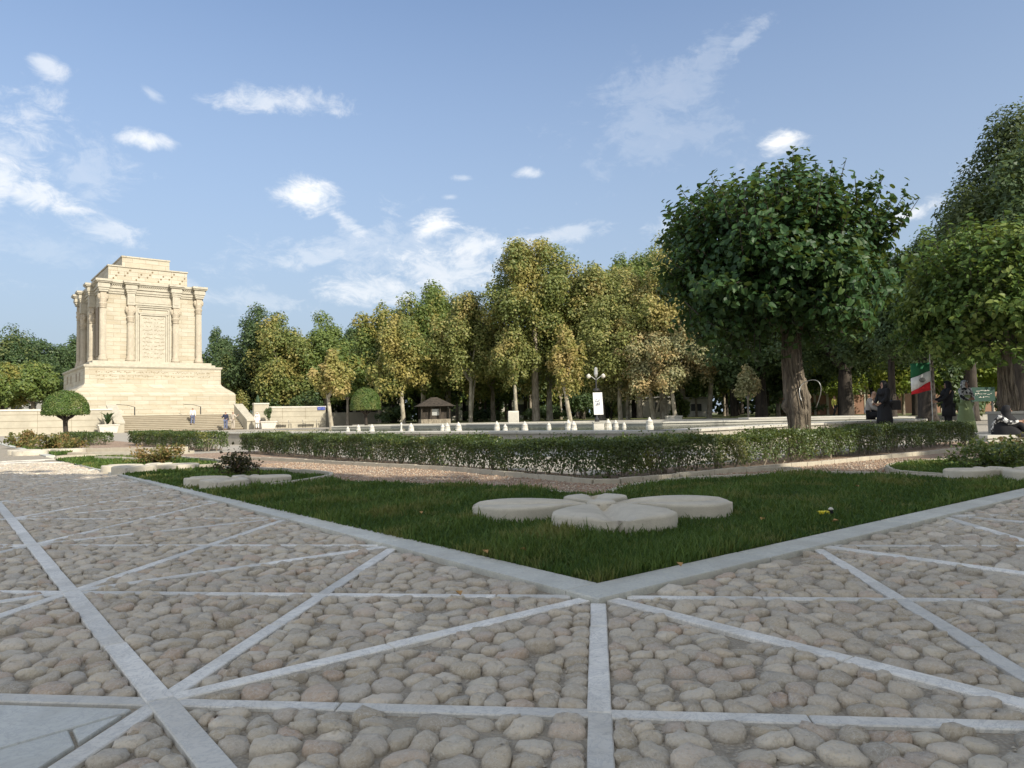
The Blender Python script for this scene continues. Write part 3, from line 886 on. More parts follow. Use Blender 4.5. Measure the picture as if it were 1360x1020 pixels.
# gravel pebbles on the path
q = np.array(toUV(np.zeros((1, 2))))
QQ = np.stack([RNG.uniform(0.3, 9.5, 60000), RNG.uniform(0.3, 11, 60000)], -1)
QW = C0 + QQ[:, :1] * UX + QQ[:, 1:] * VX
ok = ~in_poly(QW, LAWN1) & ((QQ[:, 0] < 3.6) | (QQ[:, 1] < 3.6)) & (np.abs(QW[:, 0]) < 0.75 * QW[:, 1])
QW = QW[ok][:9000]; n = len(QW)
oc = np.array([(1, 0, 0), (0, 1, 0), (-1, 0, 0), (0, -1, 0), (0, 0, 0.8), (0, 0, -0.8)]); of = np.array([(0, 1, 4), (1, 2, 4), (2, 3, 4), (3, 0, 4), (1, 0, 5), (2, 1, 5), (3, 2, 5), (0, 3, 5)])
sz = RNG.uniform(0.006, 0.019, n); rot = RNG.uniform(0, 2 * PI, n)
cx, sx_ = np.cos(rot)[:, None], np.sin(rot)[:, None]
ov = oc[None] * RNG.uniform(0.6, 1.3, (n, 6, 1)) * sz[:, None, None]
V = np.stack([ov[..., 0] * cx - ov[..., 1] * sx_, ov[..., 0] * sx_ + ov[..., 1] * cx, ov[..., 2]], -1) + np.stack([QW[:, 0], QW[:, 1], np.full(n, -0.008)], -1)[:, None, :]
tag(np_mesh('gravel', V.reshape(-1, 3), (of[None] + (np.arange(n) * 6)[:, None, None]).reshape(-1, 3), M['pebble']), 'loose reddish gravel on the curved garden path', 'gravel', kind='stuff')

# edging stones: every stone a piece of its border
def smooth_line(pts, step):
    P = [np.array(p, float) for p in pts]
    for _ in range(2):
        Q = [P[0]]
        for a, b in zip(P, P[1:]): Q += [a * 0.75 + b * 0.25, a * 0.25 + b * 0.75]
        P = Q + [P[-1]]
    L = [0]
    for a, b in zip(P, P[1:]): L.append(L[-1] + np.linalg.norm(b - a))
    P = np.array(P); n = max(2, int(L[-1] / step) + 1); s = np.linspace(0, L[-1], n)
    return np.stack([np.interp(s, L, P[:, 0]), np.interp(s, L, P[:, 1])], -1)


EDG = empty('border_edging', (0, 0, 0), kind='structure')
def edging(pts, w=0.055, h=0.05, step=0.30, h0=-0.03):
    P = smooth_line(pts, step)
    for a, b in zip(P, P[1:]):
        d = (b - a) / np.linalg.norm(b - a); nn = np.array([-d[1], d[0]]) * w / 2; a2 = a + d * 0.004; b2 = b - d * 0.004
        c = (a + b) / 2; hh = h + random.uniform(-0.006, 0.006)
        q = [a2 - nn - c, b2 - nn - c, b2 + nn - c, a2 + nn - c]
        o = MB().prism(q, h0, hh, 0.006).build('edging_stone', M['edging'], EDG); o.location = (c[0], c[1], 0)


edging(pxs([(1320, 594), (1292, 596.5), (1230, 603), (1166, 609), (1110, 614.5), (1072, 618), (1022, 621.5), (960, 628), (890, 634.5), (840, 640), (803, 642.5), (760, 639.5), (715, 634.5), (668, 631.5), (638, 627.5), (600, 624), (530, 620.5), (461, 617), (400, 613), (333.5, 609.8), (296, 608)]), step=0.32)
edging(pxs([(1283, 637), (1200, 634.2), (1125, 632.2), (1060, 631.5), (960, 637), (897, 641), (856, 646), (823.5, 652.5), (811, 659)]), step=0.26)
edging(pxs([(1290, 611), (1242, 614.5), (1195, 617.5), (1177, 621.8), (1180, 627), (1210, 632.3), (1283, 637)]), step=0.26, w=0.045)
edging(pxs([(361, 650), (400, 645.2), (432, 639.5), (445, 636.2), (430, 633), (380, 629), (342, 626.5), (300, 624)]), step=0.30, h=0.075)
edging(pxs([(757, 657), (720, 652.5), (630, 647), (572, 645), (500, 643.5), (447, 641)]), step=0.3, h=0.02, w=0.04)
edging(pxs([(206, 625), (240, 624.3), (270, 622.8), (296, 620.5), (300, 617), (280, 613.5), (240, 610), (189, 606.5), (120, 607), (74, 610)]), step=0.45, h=0.07)
edging(pxs([(905, 634), (950, 628.5), (1010, 624.5), (1050, 623), (1069, 626), (1040, 630)]), step=0.28, w=0.04, h=0.04)
edging(pxs([(185, 612.5), (150, 612), (128, 611.5)]), step=0.4, h=0.08, w=.09)
edging(pxs([(93, 603.2), (180, 603), (235, 602.5), (255, 600.5)]), step=0.6, h=0.05, w=.16)
edging(pxs([(97, 600), (150, 599.5), (235, 599), (250, 598)]), step=0.6, h=0.10, w=.1)

# ------------------------------------------------------------------ four-petal stone flowers
def petal_mesh(r, th):
    # outline in local frame, petal points along +x : neck, cheeks, two lobes, notch
    half = [(0.10, 0.0), (0.13, 0.07), (0.27, 0.19), (0.42, 0.33), (0.58, 0.425), (0.74, 0.44), (0.85, 0.39), (0.94, 0.29), (1.0, 0.18), (1.03, 0.07), (0.98, 0.0)]
    mb = MB(); v = []; f = []
    n = len(half)
    # columns from rim (side bottom) to groove: side bottom, side top, rounded shoulder, crest, groove
    prof = [(1.0, -0.06), (1.0, th * 0.82), (0.985, 0), (0.93, 0), (0.55, 0), (0.2, 0), (0.09, 0), (0.0, 0)]
    for sgn in (1, -1):
        base = len(v)
        for x, y in half:
            for q, z in prof:
                sx0 = 0.10 + 0.74 * (half.index((x, y)) / (n - 1)) ** 1.2; cx_ = sx0 + (x - sx0) * q
                if q <= 0.985:
                    z = th * (1.04 if q < 0.9 else (1.02 if q < .95 else 0.95)) - th * 0.62 * math.exp(-(y * q / 0.06) ** 2) * (1 if q < .95 else .5)
                v.append((cx_ * r, sgn * y * q * r, z))
        m = len(prof)
        for i in range(n - 1):
            for j in range(m - 1):
                a = base + i * m + j; q4 = (a, a + m, a + m + 1, a + 1)
                f.append(q4 if sgn < 0 else q4[::-1])
    mb.add(v, f)
    me = mb.mesh('petal')
    import bmesh
    bm = bmesh.new(); bm.from_mesh(me); bmesh.ops.remove_doubles(bm, verts=bm.verts[:], dist=0.0005 * r)
    bmesh.ops.recalc_face_normals(bm, faces=bm.faces[:]); bm.to_mesh(me); bm.free()
    return me


PET = petal_mesh(1.0, 0.115)
PET.materials.append(M['petal'])
PET.polygons.foreach_set('use_smooth', [True] * len(PET.polygons))


def flower(x, y, r, label, rot=0.0):
    e = empty('stone_flower', (x, y, 0.0), rot, label, 'stone ornament', 'four-petal stone flowers in the lawns')
    for k in range(4):
        o = bpy.data.objects.new('petal', PET); COL.objects.link(o); o.parent = e
        o.rotation_euler = (0, 0, k * PI / 2); o.scale = (r * (0.62, 1.0, 1.0, 1.0)[(k + 3) % 4], r * (0.62, 0.80, 1.0, 0.80)[(k + 3) % 4], (0.9, 0.93, 1.0, 0.93)[(k + 3) % 4]); o.location = (0, 0, random.uniform(-0.004, 0.004))
    c = MB().lathe([(0.12 * r, -0.05), (0.12 * r, 0.10), (0.10 * r, 0.115), (0.03 * r, 0.118)], 12).build('centre_stone', M['petal'], e, True)
    return e


fx, fy = G(799, 667.5, 0.10)
flower(fx, fy, 0.96, 'large low four-petal stone flower in the corner lawn, grooved petals')
for px, py, r, lab in [(316, 635, 0.62, 'flat stone flower round the dark rose bush in the shaded lawn'), (200, 618, 0.75, 'sunlit stone flower under the yellowish bush on the left lawn'),
                       (1335, 624, 0.62, 'stone flower under the spreading bush at the far right edge'), (62, 597.5, 1.0, 'distant pale stone flower on the small lawn beyond the cross path')]:
    x, y = G(px, py, 0.09); flower(x, y, r, lab)

# ------------------------------------------------------------------ hedges
def hedge(name, a, b, th, h, n, label, leaf=0.034, side=1):
    """a, b in garden coordinates: front line; thickness to the back side"""
    A = np.array(UV(*a)); B = np.array(UV(*b)); L = np.linalg.norm(B - A); d = (B - A) / L; nb = np.array([-d[1], d[0]]) * side
    root = empty(name, (A[0], A[1], 0), 0, label, 'hedge')
    # surface: front, back, top, both ends
    wts = np.array([L * h, L * h * 0.4, L * th, th * h, th * h]); k = RNG.choice(5, n, p=wts / wts.sum())
    s = RNG.random(n); r = RNG.random(n); dep = RNG.random(n) ** 1.6 * 0.13
    hv = h * (1 + 0.07 * np.sin(s * L * 2.3) + 0.05 * np.sin(s * L * 6.1 + 1))
    sl = s * L; x = sl.copy(); y = np.zeros(n); z = np.zeros(n); N = np.zeros((n, 3))
    wob = 0.045 * np.sin(sl * 3.1) + 0.03 * np.sin(sl * 8.3 + 2)
    zz = 0.05 + (hv - 0.05) * r ** 0.8
    y = np.where(k == 0, dep + wob, np.where(k == 1, th - dep + wob, r * th)); z = np.where(k == 2, hv - dep * 0.7, zz)
    x = np.where(k == 3, dep, np.where(k == 4, L - dep, sl)); y = np.where(k >= 3, RNG.random(n) * th, y)
    z = z + np.where((k == 2) & (RNG.random(n) < 0.06), RNG.random(n) * 0.08, 0)
    Nn = np.select([(k == 0)[:, None], (k == 1)[:, None], (k == 2)[:, None], (k == 3)[:, None]], [np.tile((0, -1, .4), (n, 1)), np.tile((0, 1, .3), (n, 1)), np.tile((0, 0, 1.), (n, 1)), np.tile((-1, 0, .3), (n, 1))], np.tile((1, 0, .3), (n, 1)))
    N = Nn[:, :1] * np.array([d[0], d[1], 0]) + Nn[:, 1:2] * np.array([nb[0], nb[1], 0]) + Nn[:, 2:] * np.array([0, 0, 1.0]) + RNG.normal(size=(n, 3)) * 0.65
    keep = ~((z < 0.10) & (RNG.random(n) < 0.35))
    P = x[:, None] * np.array([d[0], d[1], 0]) + y[:, None] * np.array([nb[0], nb[1], 0]) + z[:, None] * np.array([0, 0, 1.0])
    T = RNG.normal(size=(n, 3)) + np.array((0, 0, 0.6))
    leaves('foliage', P[keep], N[keep], T[keep], (leaf * RNG.uniform(0.7, 1.35, n))[keep], LEAF4, M['hedge'], root)['kind'] = 'stuff'
    mb = MB(); m = int(L * 16)
    for i in range(m):
        t = random.random() * L; q = random.uniform(0.1, th - 0.1); p0 = np.append(d * t + nb * q, -0.02)
        for _ in range(2):
            e = p0 + np.array([random.uniform(-.14, .14), random.uniform(-.14, .14), h * random.uniform(0.6, 0.98)])
            mb.tube([p0, (p0 + e) / 2 + np.array([random.uniform(-.03, .03), 0, 0]), e], [0.009, 0.006, 0.003], 4, False)
    mb.build('stems', M['midbark'], root)['kind'] = 'stuff'
    return root


hedge('clipped_hedge', (3.72, 3.62), (3.72, 16.3), 0.75, 0.44, 62000, 'long low clipped hedge running left from the garden corner', side=-1)
hedge('clipped_hedge', (4.52, 3.62), (14.6, 3.62), 0.75, 0.44, 46000, 'shaded low clipped hedge running right under the round dark tree', side=1)
hedge('clipped_hedge', (3.3, 18.4), (3.3, 27.5), 0.8, 0.45, 16000, 'distant low hedge left of the white cross path gap', 0.05, side=-1)
hedge('clipped_hedge', (2.2, 28.5), (2.2, 36.5), 0.8, 0.40, 7000, 'farthest sparse low hedge at the left edge before the pale terrace', 0.06, side=-1)


def bush(px, py, w, h, n, leaf, mat, label, dens=1.0):
    x, y = G(px, py); root = empty('rose_bush', (x, y, 0), 0, label, 'bush')
    mb = MB(); P = []
    for i in range(int(26 * dens)):
        a = random.uniform(0, 2 * PI); r = random.uniform(0.2, 1) * w; hh = h * random.uniform(0.5, 1.05) * (1 - 0.35 * (r / w) ** 2)
        e = Vector((r * math.cos(a), r * math.sin(a), hh)); m = Vector((e.x * 0.4, e.y * 0.4, hh * 0.6))
        mb.tube([(0, 0, -0.02), m, e], [0.008, 0.005, 0.002], 4, False)
        for _ in range(n // int(26 * dens)):
            t = random.uniform(0.25, 1.05); q = (m * (1 - t) + e * t) if t > 0.5 else m * t * 2; P.append((q.x + random.gauss(0, 0.05), q.y + random.gauss(0, 0.05), max(0.04, q.z + random.gauss(0, 0.04))))
    P = np.array(P); k = len(P)
    leaves('foliage', P, RNG.normal(size=(k, 3)) + np.array((0, 0, .6)), RNG.normal(size=(k, 3)), leaf * RNG.uniform(0.7, 1.3, k), LEAF4, mat, root)['kind'] = 'stuff'
    mb.build('stems', M['darkbark'], root)['kind'] = 'stuff'


bush(318, 634, 0.34, 0.33, 900, 0.045, M['bushdark'], 'small dark purplish rose bush in the shaded lawn')
bush(212, 617, 0.50, 0.36, 1500, 0.05, M['bush'], 'yellowish sunlit rose bush on the left lawn')
bush(1322, 624, 0.62, 0.36, 1900, 0.05, M['hedge'], 'spreading olive green bush at the right edge of the garden', 1.3)
bush(1350, 611, 0.5, 0.34, 1300, 0.05, M['bush'], 'loose brownish bush against the right picture edge behind the olive one', 1.2)
bush(67, 598.5, 0.75, 0.50, 1100, 0.08, M['bush'], 'reddish dry bush on the small sunlit far lawn')
bush(30, 594.5, 0.7, 0.55, 1000, 0.09, M['bush'], 'rusty brown bush farthest left before the terrace wall')
bush(93, 600, 0.5, 0.42, 800, 0.07, M['bush'], 'low ochre bush beside the cross path')

# ------------------------------------------------------------------ the monument
TP = np.array([-40.07, 68.0])         # left front corner of the pedestal cornice
TA = ANG
tomb = empty('mausoleum', (TP[0], TP[1], 0), PI / 2 - TA, 'monumental cream stone mausoleum with stepped roof and engaged columns on a flared pedestal', 'monument')
ter = empty('terrace', (TP[0], TP[1], 0), PI / 2 - TA, 'pale stone terrace round the mausoleum with broad front stairs and parapet walls', 'terrace')
# local axes: x along the front to the right, y to the back
W_, D_ = 12.6, 14.6


def ring_box(mb, inset, z0, z1, inset2=None):
    i = inset; j = inset if inset2 is None else inset2
    mb.hexa([(i, i, z0), (W_ - i, i, z0), (W_ - i, D_ - i, z0), (i, D_ - i, z0)], [(j, j, z1), (W_ - j, j, z1), (W_ - j, D_ - j, z1), (j, D_ - j, z1)])


ped = MB()
ring_box(ped, -1.02, 1.50, 3.55)
prof = [(-1.02, 3.55), (-0.86, 3.75), (-0.55, 4.0), (-0.2, 4.25), (0.06, 4.50), (0.12, 4.7)]
for (i0, z0), (i1, z1) in zip(prof, prof[1:]): ring_box(ped, i0, z0 + 0.001, z1, i1)
ring_box(ped, 0.12, 4.701, 6.15)
ped.build('pedestal', M['lime_stone'], tomb)
stp = MB(); ring_box(stp, -1.3, 1.50, 1.95); ring_box(stp, -1.16, 1.951, 2.30); stp.build('plinth_step', M['lime_stone'], tomb)
cor = MB(); ring_box(cor, 0.06, 6.15, 6.24); ring_box(cor, 0.0, 6.241, 6.40); ring_box(cor, 0.55, 6.401, 6.62); ring_box(cor, 0.85, 6.621, 6.86); cor.build('pedestal_cornice', M['carved'], tomb)
bx0, bx1, by0, by1 = 1.62, 10.98, 1.62, D_ - 1.62
body = MB().box(bx0, bx1, by0, by1, 6.86, 14.0).build('wall', M['lime_stone'], tomb)
ent = MB()
for (z0, z1, o_) in [(13.55, 13.75, 0.10), (13.751, 13.95, 0.18), (13.951, 14.05, 0.14), (14.051, 14.25, 0.26), (14.251, 14.42, 0.22)]:
    ent.box(bx0 - o_, bx1 + o_, by0 - o_, by1 + o_, z0, z1)
for (z0, z1, o_) in [(14.421, 14.55, 0.36), (14.551, 14.76, 0.48)]:
    ent.box(bx0 - o_, bx1 + o_, by0 - o_, by1 + o_, z0, z1)
ent.build('entablature', M['carved'], tomb)
dn = MB()
for k in range(52):
    x = bx0 - 0.2 + k * (bx1 - bx0 + 0.3) / 51; dn.box(x, x + 0.09, by0 - 0.31, by0 - 0.261, 14.30, 14.42)
for k in range(60):
    y = by0 - 0.2 + k * (by1 - by0 + 0.3) / 59; dn.box(bx0 - 0.31, bx0 - 0.261, y, y + 0.09, 14.30, 14.42)
dn.build('dentils', M['carved'], tomb)['kind'] = 'stuff'
t2 = MB().box(2.41, 9.75, 2.4, D_ - 2.4, 14.76, 16.38); t2.box(2.33, 9.83, 2.32, D_ - 2.32, 16.381, 16.52); t2.build('roof_tier', M['lime_stone'], tomb)
t3 = MB().box(3.9, 8.38, 3.9, D_ - 3.9, 16.52, 17.72); t3.box(3.84, 8.44, 3.84, D_ - 3.84, 17.721, 17.86); t3.build('roof_tier', M['lime_stone'], tomb)
# rosettes on the middle tier
ro = MB()
for k in range(7):
    x = 3.0 + k * 1.03 + 0.1; z = 15.55 + (0.28 if k % 2 else -0.05)
    for dx, dz in ((0, 0), (0.22, 0.3), (-0.24, -0.28)):
        ro.add([(x + dx + 0.09 * math.cos(a), 2.37, z + dz + 0.09 * math.sin(a)) for a in np.linspace(0, 2 * PI, 6, endpoint=False)], [tuple(range(6))[::-1]])
        ro.add([(x + dx + 0.09 * math.cos(a), 2.41, z + dz + 0.09 * math.sin(a)) for a in np.linspace(0, 2 * PI, 6, endpoint=False)], [tuple(range(6))])
ro.build('carved_rosettes', M['incise'], tomb)['kind'] = 'stuff'


def column(x, y, zcap, zcapbot, nx, ny, label=None, r=0.30):
    """engaged column with double-animal style capital, pier above it, base below"""
    e = MB()
    e.lathe([(r * 1.45, 6.861), (r * 1.45, 7.1), (r * 1.2, 7.18), (r * 1.3, 7.3), (r * 1.05, 7.42), (r, 7.5), (r * 0.95, (7.5 + zcapbot) / 2), (r * 0.86, zcapbot)], 20, x, y)
    o = e.build('column', M['pink'], tomb, True)
    fl = MB()
    for k in range(14):
        a = 2 * PI * k / 14; fl.tube([(x + r * 0.97 * math.cos(a), y + r * 0.97 * math.sin(a), 7.55), (x + r * 0.86 * math.cos(a), y + r * 0.86 * math.sin(a), zcapbot - 0.03)], 0.028, 4)
    fl.build('flutes', M['carved'], o)['kind'] = 'stuff'
    c = MB(); hh = zcap - zcapbot
    c.lathe([(r * 0.95, zcapbot + 0.001), (r * 1.12, zcapbot + 0.06), (r * 0.92, zcapbot + 0.12), (r * 1.25, zcapbot + 0.3 * hh), (r * 1.0, zcapbot + 0.36 * hh), (r * 1.2, zcapbot + 0.6 * hh), (r * 0.95, zcapbot + 0.66 * hh)], 14, x, y)
    for sg in (-1, 1):   # paired scroll / bull heads
        px_, py_ = x + sg * ny * 0.33, y + sg * nx * 0.33
        c.lathe([(0.06, zcapbot + 0.55 * hh), (0.15, zcapbot + 0.64 * hh), (0.17, zcapbot + 0.8 * hh), (0.10, zcapbot + 0.9 * hh), (0.03, zcapbot + 0.93 * hh)], 10, px_, py_)
        c.tube([(px_, py_, zcapbot + 0.88 * hh), (px_ + sg * ny * 0.12, py_ + sg * nx * 0.12, zcapbot + 0.99 * hh)], [0.03, 0.015], 5)
    c.box(x - 0.26, x + 0.26, y - 0.26, y + 0.26, zcapbot + 0.661 * hh, zcap)
    c.build('capital', M['pink'], tomb)
    # pier (entablature block) above, breaking forward with the cornice
    p = MB(); q = 0.34
    p.box(x - q, x + q, y - q, y + q, zcap + 0.002, 13.6)
    for (z0, z1, o_) in [(13.602, 13.78, 0.06), (13.782, 13.98, 0.12), (13.982, 14.28, 0.20), (14.282, 14.46, 0.17), (14.462, 14.58, 0.30), (14.582, 14.785, 0.40)]:
        p.box(x - q - o_, x + q + o_, y - q - o_, y + q + o_, z0, z1)
    if zcap < 13.5: pb = MB().box(x - q * 0.6, x + q * 0.6, y - q - 0.03, y - q + 0.02, zcap + 0.25, 13.45); pb.build('pier_panel', M['carved'], tomb)
    p.build('pier', M['carved'], tomb)


FY = 1.38
for x, zc, zb in ((1.80, 13.58, 12.0), (4.22, 12.45, 10.75), (8.38, 12.45, 10.85), (10.62, 13.58, 12.0)):
    column(x, FY, zc, zb, 0, 1)
for y, zc, zb in ((4.6, 12.45, 10.8), (D_ - 4.6, 12.45, 10.8), (D_ - 1.8, 13.58, 12.0)):
    column(1.38, y, zc, zb, 1, 0); column(W_ - 1.38, y, zc, zb, 1, 0)
# door-like inscribed panel with stepped frames between the middle columns
fr = MB()
def frame(mb, x0, x1, z0, z1, w, y0, y1):
    mb.box(x0, x0 + w, y0, y1, z0, z1); mb.box(x1 - w, x1, y0, y1, z0, z1); mb.box(x0 + w + 0.001, x1 - w - 0.001, y0, y1, z1 - w, z1)
frame(fr, 4.68, 7.98, 6.87, 12.55, 0.16, by0 - 0.14, by0 - 0.003)
frame(fr, 4.86, 7.80, 6.87, 12.32, 0.14, by0 - 0.09, by0 - 0.003)
frame(fr, 5.06, 7.60, 6.87, 11.70, 0.13, by0 - 0.17, by0 - 0.003)
fr.box(4.60, 8.05, by0 - 0.22, by0 - 0.003, 12.56, 12.72); fr.box(4.95, 7.70, by0 - 0.2, by0 - 0.092, 11.71, 11.85)
fr.build('panel_frame', M['carved'], tomb)
MB().box(5.20, 7.46, by0 - 0.06, by0 - 0.002, 6.9, 11.56).build('inscription_panel', M['carved'], tomb)
MB().box(4.7, 7.95, by0 - 0.05, by0 - 0.002, 12.80, 13.45).build('frieze_panel', M['carved'], tomb)


def glyphs(mb, x0, x1, z, h, y, dense=1.0):
    """row of joined slanting strokes like the carved cursive lines"""
    x = x0
    while x < x1:
        w = random.uniform(0.05, 0.16); dz = random.uniform(-0.25, 0.25) * h
        if random.random() < 0.82 * dense:
            mb.box(x, min(x1, x + w), y - 0.006, y + 0.01, z + dz - h * 0.09, z + dz + h * 0.09)
            if random.random() < 0.5: mb.box(x + w * 0.4, x + w * 0.4 + 0.025, y - 0.006, y + 0.01, z + dz + h * 0.092, z + dz + h * random.uniform(0.3, 0.6))
            if random.random() < 0.25: mb.box(x, x + 0.03, y - 0.006, y + 0.01, z - h * 0.6, z - h * 0.5)
        x += w + random.uniform(0.0, 0.05)


ins = MB()
for r_ in range(11):
    z = 11.25 - r_ * 0.39
    glyphs(ins, 5.35, 6.25, z, 0.22, by0 - 0.062); glyphs(ins, 6.42, 7.32, z, 0.22, by0 - 0.062)
ins.build('inscription', M['incise'], tomb)['kind'] = 'stuff'
ins = MB()
glyphs(ins, 1.0, 11.4, 5.72, 0.24, 0.118, 0.9); glyphs(ins, 1.0, 11.4, 5.34, 0.22, 0.118, 0.8); glyphs(ins, 1.2, 4.0, 5.02, 0.2, 0.118, 0.6)
ins.build('inscription', M['incise'], tomb)['kind'] = 'stuff'
# thin darker panels on the left flank
nb_ = MB()
for y in (3.0, 7.3, 11.4): nb_.box(bx0 - 0.10, bx0 - 0.002, y - 0.7, y + 0.7, 7.4, 12.2)
nb_.build('flank_panel', M['flank_stone'], tomb)['kind'] = 'stuff'
fb = MB()
for y in (3.2, 5.4, 9, 11.5): fb.box(0.10, 0.119, y - 0.3, y + 0.3, 5.0, 5.8)
fb.build('flank_relief', M['flank_stone'], tomb)['kind'] = 'stuff'

# terrace body, stairs, cheek walls, parapets
MB().box(-18, 30, -4.0, 30, -0.05, 1.50).build('platform', M['terrace'], ter)
MB().box(-30, 1.2, -7.0, -4.002, -0.05, 1.45).build('platform', M['terrace'], ter)
MB().box(13.32, 20.7, -7.0, -4.002, -0.05, 1.45).build('platform', M['terrace'], ter)
def para(x0, x1, y0, top, name='parapet_wall'):
    e = MB().box(x0, x1, y0 - 0.0, y0 + 0.38, -0.05, top - 0.14).build(name, M['terrace'], ter)
    MB().box(x0 - 0.02, x1 + 0.02, y0 - 0.06, y0 + 0.44, top - 0.139, top).build('coping', M['white'], e)
    mb = MB()
    for zz in (0.55, 1.1, 1.62):
        if zz < top - .2: mb.box(x0 + 0.01, x1 - 0.01, y0 - 0.012, y0 - 0.001, zz, zz + 0.03)
    xx = x0 + 1.3
    while xx < x1 - 0.3: mb.box(xx, xx + 0.025, y0 - 0.012, y0 - 0.0015, 0.0, top - 0.15); xx += random.uniform(1.9, 2.9)
    j = mb.build('joints', M['tread'], e); j['kind'] = 'stuff'
para(-30, 1.15, -7.4, 2.08); para(13.35, 14.8, -7.4, 2.5); para(14.85, 20.7, -7.4, 2.15)
NS = 9
for k in range(NS):
    MB().box(2.02, 12.48, -7.0 + k * 0.333 + 0.001, -4.003, k * 1.5 / NS + 0.001, (k + 1) * 1.5 / NS - 0.045).build('riser', M['tread'], ter)
    MB().box(2.02, 12.48, -7.04 + k * 0.333, -6.64 + k * 0.333 if k < NS - 1 else -4.0, (k + 1) * 1.5 / NS - 0.044, (k + 1) * 1.5 / NS).build('tread', M['terrace'], ter)
for x0, x1 in ((1.25, 2.0), (12.5, 13.3)):
    ck = MB(); z1, z0 = 2.35, 0.75
    ck.hexa([(x0, -7.9, -0.05), (x1, -7.9, -0.05), (x1, -4.1, -0.05), (x0, -4.1, -0.05)], [(x0, -7.9, z0), (x1, -7.9, z0), (x1, -4.1, z1), (x0, -4.1, z1)])
    c_ = ck.build('cheek_wall', M['terrace'], ter)
    MB().hexa([(x0 - 0.04, -7.98, z0 + 0.002), (x1 + 0.04, -7.98, z0 + 0.002), (x1 + 0.04, -4.05, z1 + 0.022), (x0 - 0.04, -4.05, z1 + 0.022)], [(x0 - 0.04, -7.98, z0 + 0.14), (x1 + 0.04, -7.98, z0 + 0.14), (x1 + 0.04, -4.05, z1 + 0.16), (x0 - 0.04, -4.05, z1 + 0.16)]).build('coping', M['carved'], c_)


def tl(x, y, z=0.0):            # terrace local point to world
    p = TP + x * UX + y * VX
    return (float(p[0]), float(p[1]), z)


for (xa, lab) in ((3.6, 'short dark handrail at the left of the stair top'), (9.4, 'short dark handrail right of the middle of the stair top')):
    e = empty('handrail', tl(xa, -3.8, 1.5), PI / 2 - TA, lab, 'handrail')
    MB().tube([(0, 0, 0), (0, 0, 0.75)], 0.05, 8).build('post', M['metal'], e)
    MB().tube([(-1.3, 1.2, 1.05), (-0.5, 0.5, 0.95), (0.0, 0, 0.76)], 0.022, 6).build('rail', M['metal'], e)


def planter(x, y, label, kind):
    e = empty('planter', tl(x, y), PI / 2 - TA, label, 'planter', 'white planters at the foot of the stairs')
    MB().hexa([(-0.62, -0.4, 0.0), (0.62, -0.4, 0.0), (0.62, 0.4, 0.0), (-0.62, 0.4, 0.0)], [(-0.75, -0.5, 0.62), (0.75, -0.5, 0.62), (0.75, 0.5, 0.62), (-0.75, 0.5, 0.62)]).build('trough', M['white'], e)
    MB().box(-0.82, 0.82, -0.56, 0.56, 0.622, 0.72).build('rim', M['white'], e)
    MB().box(-0.72, 0.72, -0.46, 0.46, 0.7205, 0.735).build('soil', M['darkbark'], e)
    if kind == 'palm':
        mb = MB()
        for k in range(22):
            a = random.uniform(0, 2 * PI); L = random.uniform(0.5, 0.95); up = random.uniform(0.35, 1.2)
            p0 = Vector((0, 0, 0.73)); p1 = Vector((math.cos(a) * L * 0.5, math.sin(a) * L * 0.5, 0.73 + up * 0.75)); p2 = Vector((math.cos(a) * L, math.sin(a) * L, 0.73 + up * 0.9))
            for s in range(2):
                A_, B_ = (p0, p1) if s == 0 else (p1, p2)
                w0, w1 = (0.03, 0.10) if s == 0 else (0.10, 0.01); n_ = Vector((-math.sin(a), math.cos(a), 0))
                mb.add([A_ - n_ * w0, A_ + n_ * w0, B_ + n_ * w1, B_ - n_ * w1], [(0, 1, 2, 3)])
        mb.build('palm_leaves', M['dark'], e)['kind'] = 'stuff'
    else:
        mb = MB().tube([(0.1, 0, 0.7), (0.12, 0, 1.3)], 0.03, 5); mb.build('stem', M['midbark'], e)
        P, N, T, s = crown_leaves((0.15, 0, 1.35), (0.45, 0.42, 0.75), 900, 0.12, 10)
        leaves('foliage', P, N, T, s, LEAF4, M['dark'], e)['kind'] = 'stuff'


planter(0.62, -8.6, 'white stone planter with a spiky palm left of the stairs', 'palm')
planter(14.1, -8.8, 'white stone planter with a small leafy shrub right of the stairs', 'shrub')
# blue sign plate on the right parapet
e = empty('sign_plate', tl(20.2, -7.47, 1.78), PI / 2 - TA, 'small blue sign plate at the right end of the terrace wall', 'sign')
MB().box(-0.42, 0.42, -0.03, 0.03, -0.02, 0.30).build('plate', M['blue'], e)
gm = MB(); 
for z in (0.09, 0.19): glyphs(gm, -0.32, 0.32, z, 0.07, -0.032)
gm.build('lettering', M['white'], e)['kind'] = 'stuff'
# low metal benches before the right wall
def bench(x, y, label, L=1.7):
    e = empty('park_bench', tl(x, y), PI / 2 - TA, label, 'bench', 'low metal benches before the terrace wall')
    for k in range(4): MB().box(-L / 2, L / 2, -0.25 + k * 0.13, -0.15 + k * 0.13, 0.42, 0.45).build('slat', M['terrace'], e)
    for sx in (-1, 1):
        MB().tube([(sx * L * 0.42, -0.25, 0), (sx * L * 0.42, -0.25, 0.42), (sx * L * 0.42, 0.28, 0.42), (sx * L * 0.42, 0.34, 0.0)], 0.03, 6).build('leg', M['metal'], e)
        MB().tube([(sx * L * 0.42, 0.26, 0.42), (sx * L * 0.42, 0.40, 0.85)], 0.025, 6).build('leg', M['metal'], e)
    MB().box(-L / 2, L / 2, 0.36, 0.39, 0.62, 0.86).build('backrest', M['terrace'], e)
bench(15.9, -8.6, 'low pale bench nearer the shrub planter before the right terrace wall', 1.3); bench(18.6, -8.6, 'low pale bench at the right end before the terrace wall')
